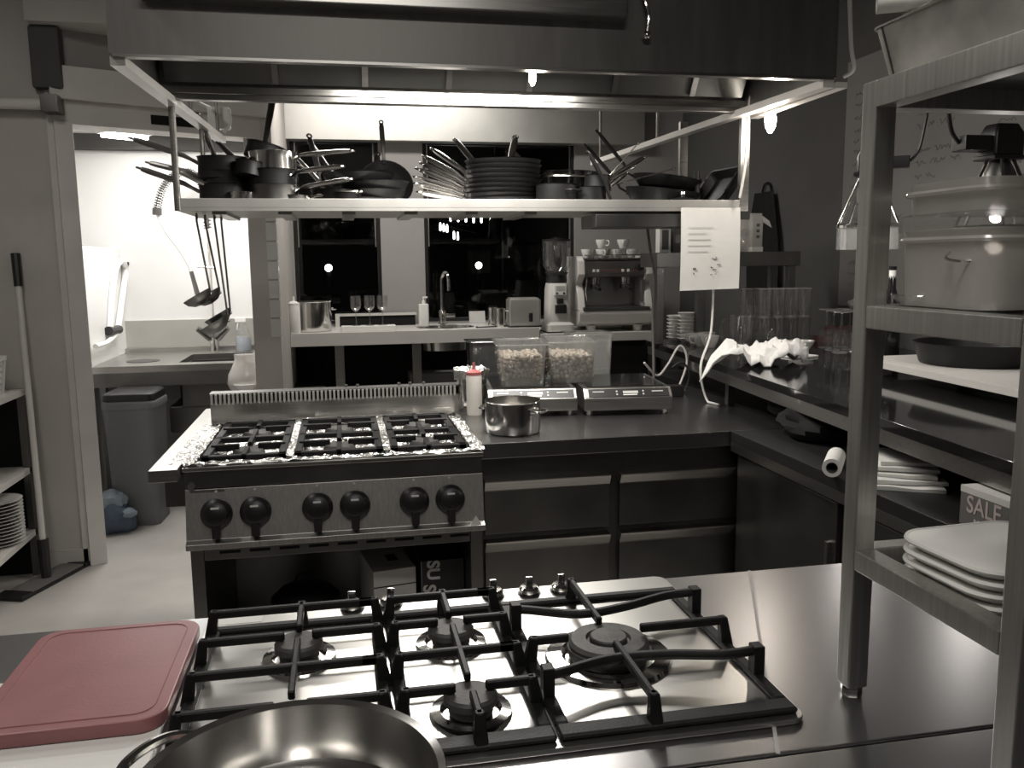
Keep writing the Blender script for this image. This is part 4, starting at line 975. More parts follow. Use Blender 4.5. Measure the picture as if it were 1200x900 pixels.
# steel jugs
for i, (px, Y, h, lab) in enumerate(((578, 5.95, .13, 'small steel jug beside the dispenser box on the bar'), (587, 5.85, .13, 'small steel jug touching the dispenser box on the bar'))):
    x = P(px, 390, y=Y).x
    t = thing('steel_jug', lab, 'jug', (x, Y, ZB+.0004), group='steel jugs')
    MB().lathe([(0, 0), (.036, 0), (.038, .01), (.03, h*.7), (.034, h), (.031, h), (.027, h*.7), (.034, .01), (0, .006)], 20).build('body', 'potsteel', t, smooth=True)
    MB().tube(spline([(.03, 0, h*.85), (.06, 0, h*.8), (.06, 0, h*.3), (.034, 0, h*.2)], 4), .004, 6).build('handle', 'potsteel', t, smooth=True)
x = P(578, 372, y=6.2).x
t = thing('glass_jar', 'small dark glass jar by the window behind the steel jugs', 'jar', (x, 6.2, ZB+.0004))
MB().lathe([(0, 0), (.03, 0), (.035, .01), (.035, .1), (.03, .11), (0, .11)], 18).build('body', 'bottle', t, smooth=True)
MB().cyl((0, 0, .11), (0, 0, .13), .03, n=18).build('lid', 'black', t)
# dispenser box
x = P(614, 392, y=5.86).x
t = thing('dispenser_box', 'square brushed steel dispenser with a black tap on the bar', 'dispenser', (x, 5.88, ZB+.0004), math.radians(-4))
MB().prism(rrect(.22, .2, .012), .008, .19).build('body', 'satin', t, bevel=.004)
MB().prism(rrect(.2, .18, .012), .19, .2).build('lid', 'satin', t, bevel=.004)
MB().prism(rrect(.24, .22, .03), 0, .008).build('base', 'black', t)
tp = MB().cyl((.035, -.1, .075), (.035, -.13, .075), .012).build('tap', 'black', t)
MB().box(.022, .048, -.14, -.128, .04, .1).build('tap_lever', 'black', tp, bevel=.004)
# under the bar
p = P(363, 452, y=5.9)
t = thing('steel_case', 'dull steel appliance with control panel on the dark shelf under the bar', 'appliance', (p.x, 6.0, .5304))
MB().box(-.2, .1, -.14, .14, 0, .15).build('case', 'steelmid', t, bevel=.004)
MB().box(.04, .09, -.145, -.138, .05, .13).build('panel', 'black', t)
single(MB().box(-.18, .18, -.1, .1, 0, .2), 'drink_crate', 'saltgrey', 'dark grey crate on the shelf under the bar behind the range vent', 'crate', (.62, 6.05, .5304), bevel=.01)

# ================================================================== coffee station
ZK = P(700, 390, y=5.72).z
t = thing('coffee_counter', 'lower grey counter carrying the espresso machine', 'counter', (1.72, 6.0, 0))
cxr = P(766, 395, y=5.72).x
MB().box(1.325, cxr, 5.72, 6.385, ZK-.06, ZK).build('top', 'paint', t, world=True, bevel=.003)
MB().box(1.335, cxr-.02, 5.78, 6.38, 0, ZK-.06).build('cabinet', 'blackmatt', t, world=True)
MB().box(1.345, cxr-.03, 5.768, 5.78, .1, ZK-.1).build('cabinet_door', 'black', t, world=True, bevel=.003)
# grinder
x = P(654, 388, y=5.88).x
t = thing('coffee_grinder', 'white coffee grinder with a clear bean hopper beside the espresso machine', 'grinder', (x, 5.9, ZK+.0004))
def rr(w, d, r, z, dy=0): return [(px, py+dy, z) for px, py in rrect(w, d, r, 3)]
MB().loft([rr(.2, .24, .03, .01), rr(.2, .24, .03, .055), rr(.155, .2, .03, .075, .015), rr(.145, .19, .03, .3, .02), rr(.13, .17, .03, .345, .02)]).build('body', 'paint', t, smooth=True, ang=50)
MB().box(-.1, .1, -.12, .12, 0, .01).build('base_pad', 'black', t)
MB().lathe([(.06, .345), (.075, .36), (.07, .40), (.085, .42)], 22, T(0, .02, 0), cap0=True, cap1=True).build('collar', 'black', t, smooth=True)
hp = MB().lathe([(.07, .42), (.098, .47), (.1, .62), (.1, .635), (.097, .635), (.096, .47), (.066, .421)], 24, T(0, .02, 0)).build('hopper', 'glass', t, smooth=True)
MB().lathe([(.1, .635), (.1, .65), (.02, .655), (.02, .665), (0, .666)], 24, T(0, .02, 0), cap0=True).build('hopper_lid', 'black', hp, smooth=True)
for s in (-.035, .04): MB().box(s, s+.012, -.075, -.07, .47, .62).build('hopper_stripe', 'glass', hp)
dp = MB().box(-.045, .045, -.092, -.07, .26, .335).build('display', 'white', t, bevel=.006)
MB().box(-.03, .03, -.0935, -.091, .295, .325).build('screen', 'lcd', dp)
for s in (-.025, .025): MB().cyl((s, -.094, .275), (s, -.09, .275), .008, n=10).build('button', 'black', dp)
MB().box(-.025, .02, -.1, -.07, .205, .24).build('chute', 'black', t, bevel=.004)
MB().box(-.038, .042, -.105, -.07, .135, .195).build('fork', 'black', t, bevel=.004)
# espresso machine
mx = P(720, 388, y=5.85).x
em = thing('espresso_machine', 'off white two group espresso machine with cups on top', 'coffee machine', (mx, 5.98, ZK+.0004), math.radians(-3))
W, D = .54, .44
for sx_ in (-1, 1):
    for sy_ in (-1, 1): MB().cyl((sx_*.17, sy_*.15, 0), (sx_*.17, sy_*.15, .045), .03, .035, 14).build('foot', 'paint', em)
prof = [(-D/2, .12), (-D/2+.01, .07), (-D/2+.06, .04), (D/2, .04), (D/2, .15), (-D/2, .15)]
MB().loft([[(-W/2, y, z) for y, z in prof], [(W/2, y, z) for y, z in prof]]).build('lower_body', 'paint', em, bevel=.01)
sp = [(-D/2+.02, .15), (-D/2+.07, .28), (-D/2+.12, .33), (-D/2+.03, .40), (-D/2+.05, .50), (-D/2+.1, .53), (D/2, .53), (D/2, .15)]
for s in (-1, 1):
    x0 = s*W/2; x1 = s*(W/2-.05)
    MB().loft([[(x0, y, z) for y, z in sp], [(x1, y, z) for y, z in sp]]).build('side_panel', 'paint', em, bevel=.008)
MB().box(-W/2+.05, W/2-.05, D/2-.12, D/2, .15, .40).build('back_panel', 'machine', em)
MB().box(-W/2+.05, W/2-.05, -D/2+.08, D/2, .38, .50).build('boiler_housing', 'machine', em, bevel=.01)
bd = MB().box(-W/2+.05, W/2-.05, -D/2+.068, -D/2+.082, .405, .45).build('control_band', 'machine', em, bevel=.003)
for q in (-.16, -.13, .05, .09): MB().box(q, q+.018, -D/2+.062, -D/2+.07, .418, .438).build('button', 'white', bd, bevel=.002)
MB().box(-.1, .18, -D/2+.065, -D/2+.069, .427, .43).build('red_line', 'red', bd)
MB().box(-W/2+.04, W/2-.01, -D/2+.06, D/2, .50, .515).build('cup_tray', 'steelmid', em, bevel=.004)
MB().tube([(-W/2+.05, -D/2+.06, .535), (W/2-.02, -D/2+.06, .535), (W/2-.02, D/2-.01, .535)], .005, 6).build('cup_rail', 'chrome', em)
MB().box(-W/2+.03, W/2-.03, -D/2-.005, D/2-.12, .15, .175).build('drip_tray', 'steelmid', em, bevel=.003)
for gx_ in (-.12, .1):
    gp = MB().lathe([(.034, .33), (.036, .345), (.036, .385), (.03, .39)], 18, T(gx_, -D/2+.16, 0), cap0=True, cap1=True).build('group_head', 'chrome', em, smooth=True)
    MB().lathe([(.03, .3), (.035, .305), (.035, .33)], 18, T(gx_, -D/2+.16, 0), cap0=True, cap1=True).build('portafilter', 'steelmid', gp, smooth=True)
    MB().tube([(gx_, -D/2+.13, .315), (gx_-.01, -D/2+.02, .305), (gx_-.012, -D/2-.03, .30)], [.01, .014, .012], 8).build('portafilter_handle', 'black', gp, smooth=True)
MB().box(.19, .22, -D/2+.07, -D/2+.1, .2, .36).build('steam_sleeve', 'steel', em, bevel=.004)
MB().tube(spline([(-.2, -D/2+.08, .4), (-.205, -D/2+.05, .36), (-.21, -D/2+.05, .28), (-.2, -D/2+.06, .22)], 5), .006, 8).build('steam_wand', 'chrome', em, smooth=True)
MB().cyl((.18, -D/2+.03, .45), (.18, -D/2+.07, .45), .024, n=14).build('steam_knob', 'black', em, smooth=True)
MB().cyl((.1, -D/2+.32-.001, .26), (.1, D/2-.121, .26), .018, n=14).build('gauge', 'white', em)
# cups on top
def cup(loc, rz, label, group, r=.046, h=.062, rx=0):
    t = thing('coffee_cup', label, 'cup', loc, rz, group, rx)
    MB().lathe([(0, 0), (r*.55, 0), (r*.6, .003), (r*.95, h*.7), (r, h), (r-.003, h), (r*.9, h*.7), (r*.5, .007), (0, .005)], 18).build('bowl', 'ceramic', t, smooth=True)
    MB().tube(spline([(r*.9, 0, h*.85), (r*1.4, 0, h*.8), (r*1.35, 0, h*.4), (r*.75, 0, h*.3)], 4), .0045, 6).build('handle', 'ceramic', t, smooth=True)
    return t
c0 = None
for px, py, z, lab in ((688, 0, 0, 0), (705, 0, 0, 0), (722, 0, 0, 0), (739, 0, 0, 0), (697, 1.4, 0, 0), (714, 1.4, 0, 0), (705, 0, 1, 0), (730, 0, 1, 0)):
    x = P(px, 285, y=5.88).x
    loc = (x, 5.87+.09*py, ZK+.0004+.5155+z*.067)
    if c0 is None: c0 = cup(loc, random.random()*6, 'white china cup on top of the espresso machine', 'cups on the espresso machine')
    else: dup(c0, loc, random.random()*6)
single(MB().tube(spline([P(757, 255, y=3.62), P(763, 300, y=3.62), P(768, 330, y=3.64), P(765, 370, y=3.66), P(766, 430, y=3.66), P(766, 466, y=3.66)], 8), .006, 6), 'machine_cable', 'saltgrey', 'grey cable hanging from the pot shelf in front of the espresso machine', 'cable', smooth=True)

# ================================================================== dish room
t = thing('sink_unit', 'stainless dish room sink unit with drainer', 'sink', (-1.0, 5.95, 0))
sxa, sxb, sya, syb = -1.498, PX0-.002, 5.47, 6.378
b0, b1 = -1.02, -.62
b = MB().box(sxa, b0, sya, syb, .86, .9).box(b1, sxb, sya, syb, .86, .9).box(b0, b1, sya, 5.6, .86, .9).box(b0, b1, 6.1, syb, .86, .9)
b.build('top', 'steel', t, world=True)
MB().box(sxa, sxb, sya, sya+.015, .775, .86).build('apron', 'steelmid', t, world=True)
b = MB().box(b0, b1, 5.6, 6.1, .62, .63).box(b0, b0+.01, 5.6, 6.1, .63, .86).box(b1-.01, b1, 5.6, 6.1, .63, .86).box(b0, b1, 5.6, 5.61, .63, .86).box(b0, b1, 6.09, 6.1, .63, .86)
b.build('basin', 'steelmid', t, world=True)
MB().lathe([(.1, 0), (.1, .003), (0, .0032)], 22, T(-1.26, 5.75, .9)).build('waste_lid', 'steeldark', t, world=True, smooth=True)
for x in (sxa+.03, sxb-.06):
    for y in (sya+.04, syb-.06): MB().box(x, x+.035, y, y+.035, 0, .86).build('leg', 'steelmid', t, world=True)
MB().box(sxa, sxb, syb-.05, syb, .9, .93).build('back_upstand', 'steel', t, world=True)
MB().box(-1.1, -.56, 5.62, 6.2, .45, .62).build('lower_tank', 'steelmid', t, world=True, bevel=.01)
# pre-rinse tap
p = P(251, 402, y=6.2); fxp = p.x
t = thing('rinse_tap', 'chrome pre rinse tap with coiled hose over the dish sink', 'tap', (fxp, 6.22, .9004))
MB().cyl((fxp, 6.22, .9), (fxp, 6.22, 1.06), .03, n=14).build('base', 'chrome', t, world=True, smooth=True)
for s in (-1, 1): MB().cyl((fxp+s*.02, 6.2, 1.0), (fxp+s*.1, 6.17, 1.07), .03, .02, 10).build('valve_handle', 'steelmid', t, world=True, smooth=True)
zt_ = P(250, 215, y=6.2).z
riser = [(fxp, 6.22, 1.06), (fxp, 6.22, zt_-.3)]
MB().tube(riser, .011, 8).build('riser_pipe', 'chrome', t, world=True, smooth=True)
arc = spline([(fxp, 6.22, zt_-.3), (fxp-.01, 6.2, zt_-.05), P(225, 203, y=6.15), P(205, 205, y=6.12), P(190, 222, y=6.1), P(184, 246, y=6.1)], 10)
MB().tube(arc, .012, 8).build('hose', 'steelmid', t, world=True, smooth=True)
coil = []
tot = len(arc)-1; turns = 46
for k in range(turns*8+1):
    u = k/(turns*8)*tot; i = min(int(u), tot-1); f_ = u-i; q = arc[i].lerp(arc[i+1], f_); d = (arc[i+1]-arc[i]).normalized(); u1 = d.cross(Vector((0, 1, 0))).normalized(); u2 = d.cross(u1); an = 2*PI*k/8
    coil.append(q+u1*math.cos(an)*.024+u2*math.sin(an)*.024)
MB().tube(coil, .0035, 4).build('spring', 'steelmid', t, world=True, smooth=True)
MB().cyl(P(184, 244, y=6.1), P(184, 252, y=6.1), .03, n=12).build('collar', 'steelmid', t, world=True)
MB().tube(spline([P(184, 250, y=6.1), P(195, 272, y=6.1), P(212, 295, y=6.1), P(224, 318, y=6.1), P(230, 345, y=6.1)], 6), .011, 8).build('lower_hose', 'cable', t, world=True, smooth=True)
MB().tube([P(224, 318, y=6.09), P(233, 350, y=6.09)], [.014, .017], 10).build('spray_gun', 'steelmid', t, world=True, smooth=True)
MB().tube([P(230, 312, y=6.2), P(252, 314, y=6.2)], .008, 8).build('wall_clip', 'chrome', t, world=True)
# spray bottle and bag
p = P(287, 411, y=6.3)
t = thing('spray_bottle', 'spray bottle with pale blue liquid by the dish sink', 'bottle', (p.x, 6.24, .9304 if False else .9004))
MB().lathe([(0, 0), (.05, 0), (.055, .01), (.05, .08), (.045, .1)], 18, cap1=True).build('liquid', 'water', t, smooth=True)
MB().lathe([(.046, .1), (.04, .14), (.018, .17), (.016, .2)], 18, cap1=True).build('bottle_top', 'milky', t, smooth=True)
MB().box(-.05, .025, -.012, .012, .2, .235).build('trigger_head', 'white', t, bevel=.005)
MB().bar((-.03, 0, .2), (-.04, 0, .15), .014, .008).build('trigger', 'white', t)
p = P(287, 436, y=5.4)
t = thing('plastic_bag', 'clear plastic bag of bowls hanging at the edge of the dish sink', 'bag', (-.60, 5.40, .72))
rings = []
for k in range(9):
    z = .0+.24*k/8; r = (.06, .1, .11, .11, .1, .085, .07, .06, .065)[k]
    rings.append([((r+.012*noise.noise(Vector((j*.7, k*.8, 1))))*math.cos(2*PI*j/20), (r*.6+.012*noise.noise(Vector((j*.7, k*.8, 4))))*math.sin(2*PI*j/20), z) for j in range(20)])
MB().loft(rings).build('bag', 'milk2', t, smooth=True)
MB().lathe([(0, .01), (.06, .012), (.085, .06), (.08, .062), (0, .05)], 20).build('bowl', 'ceramic', t, smooth=True)
MB().tube([(0, .0, .235), (0, .065, .235), (0, .07, .2)], .006, 6).build('hook', 'steel', t)
# hose on the side wall
XS = -1.498
hp_ = [P(129, 388, x=XS+.02), P(131, 350, x=XS+.02), P(135, 318, x=XS+.02), P(142, 306, x=XS+.03), P(147, 316, x=XS+.02), P(143, 350, x=XS+.02), P(138, 388, x=XS+.02)]
t = thing('water_hose', 'white hose looped over a hook on the dish room side wall', 'hose', tuple(hp_[0]))
MB().tube(spline(hp_, 8), .02, 10).build('loop', 'hose', t, world=True, smooth=True)
MB().cyl(P(127, 388, x=XS+.02), P(139, 386, x=XS+.03), .03, n=10).build('valve', 'black', t, world=True)
MB().tube(spline([P(137, 391, x=XS+.03), P(126, 401, x=XS+.03), P(112, 406, x=XS+.03)], 5), .016, 8).build('tail', 'hose', t, world=True, smooth=True)
q = P(142, 309, x=XS)
MB().cyl((XS, q.y, q.z), (XS+.05, q.y, q.z), .012, n=10).build('hook', 'black', t, world=True)
# bin
p = P(166, 600, z=0)
t = thing('waste_bin', 'tall dark grey plastic waste bin in front of the dish sink', 'bin', (-1.215, 5.27, .0004), math.radians(-3))
poly = rrect(.29, .3, .04)
MB().loft([[(x*.86, y*.86, 0) for x, y in poly], [(x, y, .72) for x, y in poly]]).build('body', 'bin', t, smooth=True, ang=50)
MB().loft([[(x*1.04, y*1.04, .69) for x, y in poly], [(x*1.04, y*1.04, .72) for x, y in poly], [(x*1.0, y*1.0, .735) for x, y in poly]]).build('rim', 'bin', t, bevel=.003)
MB().loft([[(x*1.0, y*1.0, .736) for x, y in poly], [(x*.98, y*.98, .775) for x, y in poly], [(x*.85, y*.85, .785) for x, y in poly]]).build('lid', 'black', t, bevel=.004)
p = P(131, 600, z=0)
t = thing('broom', 'dark green handled broom standing beside the waste bin', 'broom', (-1.46, 5.24, .0004))
MB().cyl((0, 0, .12), (0, 0, .98), .014, n=10).build('shaft', 'bin', t, smooth=True)
MB().box(-.025, .025, -.1, .1, 0, .12).build('brush', 'black', t, bevel=.01)
MB().torus((0, 0, 0), .018, .006, 12, 6, T(0, 0, .995) @ RX(PI/2)).build('loop', 'black', t)
# blue bundle
p = P(143, 622, z=0)
t = thing('cloth_bundle', 'blue grey bundle of cloths lying on the floor by the door frame', 'cloth', (p.x-.02, p.y+.0, .0))
def blob(mb, c, s, seed, n=20):
    k = 12; rings = []
    for i in range(k+1):
        th = PI*i/k; ring_ = []
        for j in range(n):
            ph_ = 2*PI*j/n; v = Vector((math.sin(th)*math.cos(ph_), math.sin(th)*math.sin(ph_), -math.cos(th)))
            f_ = 1+.28*noise.noise(v*1.7+Vector((seed, 0, 0)))+.1*noise.noise(v*5+Vector((seed, 3, 0)))
            q = Vector((v.x*s[0]*f_, v.y*s[1]*f_, v.z*s[2]*f_)); q.z = max(q.z, -s[2]*.72); ring_.append(Vector(c)+q)
        rings.append(ring_)
    mb.loft(rings, None, True, True); return mb
blob(MB(), (0, 0, .072), (.1, .09, .1), 1.2).build('lower_fold', 'blue', t, smooth=True)
blob(MB(), (-.03, .03, .17), (.075, .07, .06), 4.2).build('upper_fold', 'bluelight', t, smooth=True)
blob(MB(), (.07, -.03, .11), (.045, .04, .03), 8.2).build('corner', 'bluelight', t, smooth=True)
# lamp on the dish room ceiling
p = P(146, 156, z=2.35)
t = thing('ceiling_lamp', 'bright fluorescent ceiling lamp in the dish room', 'lamp', (p.x, p.y, 2.38))
ml = T(p.x, p.y, 0) @ RZ(math.radians(40))
MB().box(-.14, .14, -.09, .09, 2.34, 2.379, ml).build('housing', 'white', t, world=True, bevel=.004)
for s in (-.045, .045): MB().cyl(ml @ Vector((-.13, s, 2.328)), ml @ Vector((.13, s, 2.328)), .013, n=10).build('tube', 'tube', t, world=True, smooth=True)

# ================================================================== left side: mop, shelves
hA = P(12, 704, z=0); hB = P(93, 661, z=0); hc = (hA+hB)/2; ha = math.atan2(hB.y-hA.y, hB.x-hA.x)
mp_ = thing('floor_mop', 'flat floor mop with black grip leaning against the pier wall', 'mop', (hc.x, hc.y, 0))
mm = T(hc.x, hc.y, 0) @ RZ(ha); hl = (hB-hA).length
MB().box(-hl/2, hl/2, -.06, .06, .012, .022, mm).build('plate', 'saltgrey', mp_, world=True, bevel=.003)
MB().box(-hl/2-.01, hl/2+.01, -.07, .07, .0005, .012, mm).build('pad', 'black', mp_, world=True, bevel=.004)
MB().box(-hl/2-.012, -hl/2+.06, -.072, .072, .012, .026, mm).build('clamp', 'black', mp_, world=True, bevel=.003)
MB().box(hl/2-.05, hl/2+.012, -.072, .072, .012, .026, mm).build('clamp', 'black', mp_, world=True, bevel=.003)
j0 = P(55, 688, y=hc.y); j0 = Vector((hc.x, hc.y, .02))
top = P(18, 297, y=YL-.02); lo = j0.lerp(top, .12); gr_ = j0.lerp(top, .9)
MB().tube([j0, lo], [.022, .026], 10).build('joint', 'black', mp_, world=True, smooth=True)
MB().tube([lo, gr_], .014, 10).build('shaft', 'paint', mp_, world=True, smooth=True)
MB().tube([gr_, top], [.019, .021], 10).build('grip', 'black', mp_, world=True, smooth=True)
# shelf unit
q1 = P(28, 456, y=4.42); q2 = P(41, 619, y=4.42)
XE = q1.x
t = thing('storage_shelf', 'grey storage shelf at the mop end of the pier wall', 'shelf', (XE-.25, 4.0, 0))
for z in (q1.z, q1.z-.38, q2.z): MB().box(XE-.5, XE, 3.5, 4.43, z-.03, z).build('board', 'paint', t, world=True, bevel=.003)
for y in (3.52, 4.40): MB().box(XE-.5, XE-.47, y, y+.03, 0, q1.z+.4).build('upright', 'steeldark', t, world=True)
MB().box(XE-.03, XE, 4.40, 4.43, 0, q1.z-.03).build('upright', 'steeldark', t, world=True); MB().box(XE-.03, XE, 3.52, 3.55, 0, q1.z-.03).build('upright', 'steeldark', t, world=True)
MB().box(XE-.5, XE-.01, 4.43, 4.44, 0, q1.z).build('back_sheet', 'blackmatt', t, world=True)
t = thing('basket', 'white plastic basket on the storage shelf', 'basket', (XE-.24, 4.15, q1.z+.0004))
poly = rrect(.40, .42, .03)
MB().loft([[(x*.92, y*.92, 0) for x, y in poly], [(x*.92, y*.92, .012) for x, y in poly]]).build('floor_plate', 'white', t)
MB().loft([[(x*1.0, y*1.0, .15) for x, y in poly], [(x*1.03, y*1.03, .15) for x, y in poly], [(x*1.03, y*1.03, .17) for x, y in poly], [(x*1.0, y*1.0, .17) for x, y in poly]], None, False, False, True).build('rim', 'white', t)
b = MB()
for k in range(5): b.loft([[(x*(.93+.014*k), y*(.93+.014*k), .02+k*.028) for x, y in poly], [(x*(.93+.014*k), y*(.93+.014*k), .036+k*.028) for x, y in poly]], None, False, False)
b.build('ribs', 'white', t)
b = MB()
for k in range(0, len(poly)): x, y = poly[k]; b.bar((x*.925, y*.925, 0), (x*1.0, y*1.0, .15), .012, .004)
for k in range(5):
    u = -.16+.08*k; b.bar((.186, u, 0), (.2, u, .15), .012, .004, up=(0, 1, 0)); b.bar((u, -.195, 0), (u, -.21, .15), .012, .004)
b.build('stays', 'white', t)
pl = None
for k in range(13):
    loc = (P(-4, 620, y=4.2).x, 4.2, q2.z+.0004+k*.0162)
    if pl is None:
        pl = thing('dinner_plate', 'pale plate in the stack on the lowest storage shelf', 'plate', loc, group='stack of plates')
        MB().lathe([(0, 0), (.075, 0), (.08, .004), (.115, .013), (.117, .015), (.11, .0145), (.078, .007), (0, .005)], 30).build('dish', 'ceramic', pl, smooth=True)
        MB().lathe([(.07, -.0), (.072, .001), (.07, .002)], 30).build('foot_ring', 'ceramic', pl, smooth=True)
    else: dup(pl, loc)
fry_pan((XE-.16, 4.05, q1.z-.38+.0004), .13, .05, .12, .2, math.radians(150), 'steel pan on the middle storage shelf', 'shelf pans', 'potsteel')
# ================================================================== right wall counters
ZP = 1.07
A = Vector((1.335, 1.05)); B = Vector((1.615, 4.42))
t = thing('pass_counter', 'raised pass counter with a polished black stone top along the dark wall', 'counter', (2.0, 2.8, 0))
XW = XR-.003
def slab(z0, z1, off=0.0, y0=None, y1=None): return [[(A.x+off, A.y, z), (XW, A.y, z), (XW, B.y, z), (B.x+off, B.y, z)] for z in (z0, z1)]
MB().loft(slab(ZP-.03, ZP)).build('stone_top', 'blackgloss', t, world=True, bevel=.002)
def along(u): return A.lerp(B, u)
b = MB(); n_ = Vector((B.y-A.y, -(B.x-A.x))).normalized()*-1
q = lambda z: [(A.x+.012, A.y, z), (A.x+.03, A.y, z), (B.x+.03, B.y, z), (B.x+.012, B.y, z)]
MB().loft([q(ZP-.075), q(ZP-.0305)]).build('edge_rail', 'steel', t, world=True)
for u in (.655, .06):
    p = along(u); MB().box(p.x+.035, p.x+.065, p.y, p.y+.03, ZW+.0005, ZP-.031).build('leg', 'steelmid', t, world=True)
for u in (.99,):
    p = along(u); MB().box(p.x+.035, p.x+.065, p.y-.04, p.y-.01, ZW+.0005, ZP-.031).build('leg', 'steelmid', t, world=True)
MB().box(XW-.05, XW, A.y, B.y, .9005, ZP-.031).build('wall_bracket', 'blackmatt', t, world=True)
t = thing('base_cabinet', 'dark steel cabinet under the raised pass counter', 'cabinet', (2.0, 2.1, 0))
MB().box(1.325, XW, 1.05, 2.75, .862, ZW).build('top', 'black', t, world=True, bevel=.002)
MB().box(1.355, XW, 1.07, 2.75, .1, .862).build('body', 'steeldark', t, world=True)
MB().box(1.325, 1.345, 1.05, 2.75, .83, .862).build('top_fold', 'steel', t, world=True)
for ya_, yb_ in ((2.1, 2.72), (1.45, 2.07)):
    d = MB().box(1.338, 1.355, ya_, yb_, .12, .82).build('cabinet_door', 'steelmid', t, world=True, bevel=.003)
    MB().box(1.325, 1.34, ya_+.02, ya_+.035, .5, .7).build('handle', 'steel', d, world=True)
MB().box(1.4, XW, 1.1, 2.7, 0, .1).build('plinth', 'blackmatt', t, world=True)
MB().box(1.63, XW, 2.755, 4.41, .862, ZW).build('rear_top', 'black', t, world=True)
MB().box(1.65, XW, 2.755, 4.33, 0, .862).build('rear_body', 'steeldark', t, world=True)

# ---- in the gap under the stone top
def soft(mb, c, s, seed): return blob(mb, c, s, seed, 22)
t = thing('black_bag', 'crumpled black bag stuffed into the corner under the pass counter', 'bag', (1.74, 2.95, ZW))
blob(MB(), (-.02, -.03, .05), (.15, .16, .065), 2.5).build('lower_lump', 'blackmatt', t, smooth=True)
blob(MB(), (.12, -.35, .05), (.16, .2, .06), 6.5).build('side_lump', 'blackmatt', t, smooth=True)
blob(MB(), (-.17, -.36, .045), (.13, .16, .06), 9.5).build('front_lump', 'blackmatt', t, smooth=True)
p = P(975, 545, z=ZW+.035)
t = thing('paper_roll', 'white paper roll lying on the base cabinet under the pass counter', 'paper roll', (p.x, p.y, ZW+.0265), math.radians(-36))
MB().lathe([(.016, 0), (.026, 0), (.026, .16), (.016, .16), (.016, 0)], 26, RX(-PI/2)).build('roll', 'paper', t, smooth=True)
MB().lathe([(.014, .001), (.0155, .001), (.0155, .159), (.014, .159), (.014, .001)], 22, RX(-PI/2)).build('core', 'saltgrey', t, smooth=True)
# folded paper/cloth stack
def sheet(cx, cy, w, d, z, rz, amp, seed, thick=.006, nx=16, ny=12):
    b = MB(); top = []; 
    for j in range(ny+1):
        for i in range(nx+1):
            x = -w/2+w*i/nx; y = -d/2+d*j/ny
            top.append((x, y, thick+amp*(.5+.5*noise.noise(Vector((x*14, y*14, seed))))))
    m_ = T(cx, cy, z) @ RZ(rz); o = len(top)
    vs = top+[(x, y, 0) for x, y, z_ in top]; fs = []
    for j in range(ny):
        for i in range(nx): a = j*(nx+1)+i; fs += [(a, a+1, a+nx+2, a+nx+1), (o+a, o+a+nx+1, o+a+nx+2, o+a+1)]
    edge = [i for i in range(nx)]
    for i in range(nx):
        fs.append((i, o+i, o+i+1, i+1)); a = ny*(nx+1)+i; fs.append((a, a+1, o+a+1, o+a))
    for j in range(ny):
        a = j*(nx+1); fs.append((a, a+nx+1, o+a+nx+1, o+a)); a += nx; fs.append((a, o+a, o+a+nx+1, a+nx+1))
    return b.add(vs, fs, m_)
p = P(1050, 572, z=ZW)
t = thing('napkin_pile', 'loose pile of folded paper napkins on the base cabinet', 'napkins', (p.x+.08, p.y+.08, ZW+.0004), group=None)
for k in range(5): sheet((-.02+.012*k, .014*k, 0)[0], .012*k, .2-.012*k, .26-.02*k, .0+k*.011, -.5+.12*math.sin(k*2.1), .006, k*2.2, .006).build('napkin', 'paper', t, smooth=True)

# salt box standing on the base cabinet, lettering towards the aisle
pA = P(1127, 562, x=1.36); pB = P(1184, 585, x=1.36); LB = pA.y-pB.y; HB = pA.z-ZW-.012
sb = thing('salt_box', 'grey cardboard box of sea salt with pink lettering under the pass counter', 'box', (1.36, (pA.y+pB.y)/2, ZW+.0004), -PI/2)
MB().box(-LB/2, LB/2, .0, .07, 0, HB).build('carton', 'saltgrey', sb, bevel=.001)
MB().box(-LB/2-.0004, LB/2+.0004, -.0004, .0704, HB*.84, HB+.0004).build('pale_band', 'card', sb)
b = MB(); b.loft([[(-LB/2, .0685, HB), (LB/2, .0685, HB), (LB/2, .07, HB), (-LB/2, .07, HB)], [(-LB/2, .074, HB+.022), (LB/2, .074, HB+.022), (LB/2, .0755, HB+.022), (-LB/2, .0755, HB+.022)]]).build('open_flap', 'card', sb)
b = MB(); b.loft([[(LB/2-.0015, .0, HB), (LB/2, .0, HB), (LB/2, .07, HB), (LB/2-.0015, .07, HB)], [(LB/2+.004, .0, HB+.02), (LB/2+.0055, .0, HB+.02), (LB/2+.0055, .07, HB+.02), (LB/2+.004, .07, HB+.02)]]).build('open_flap', 'card', sb)
fm = T(0, -.0006, 0) @ RX(PI/2)
text_mesh(sb, 'lettering', 'SALE', .1, fm @ T(.0, HB*.56, 0) @ Matrix.Diagonal((LB*3.4, HB*6.2, 1, 1)), 'salttext', .0012)
text_mesh(sb, 'lettering', 'MARINO', .1, fm @ T(.02, HB*.18, 0) @ Matrix.Diagonal((LB*1.7, HB*1.7, 1, 1)), 'card')

# ---- on the stone top
ZT = ZP+.0005
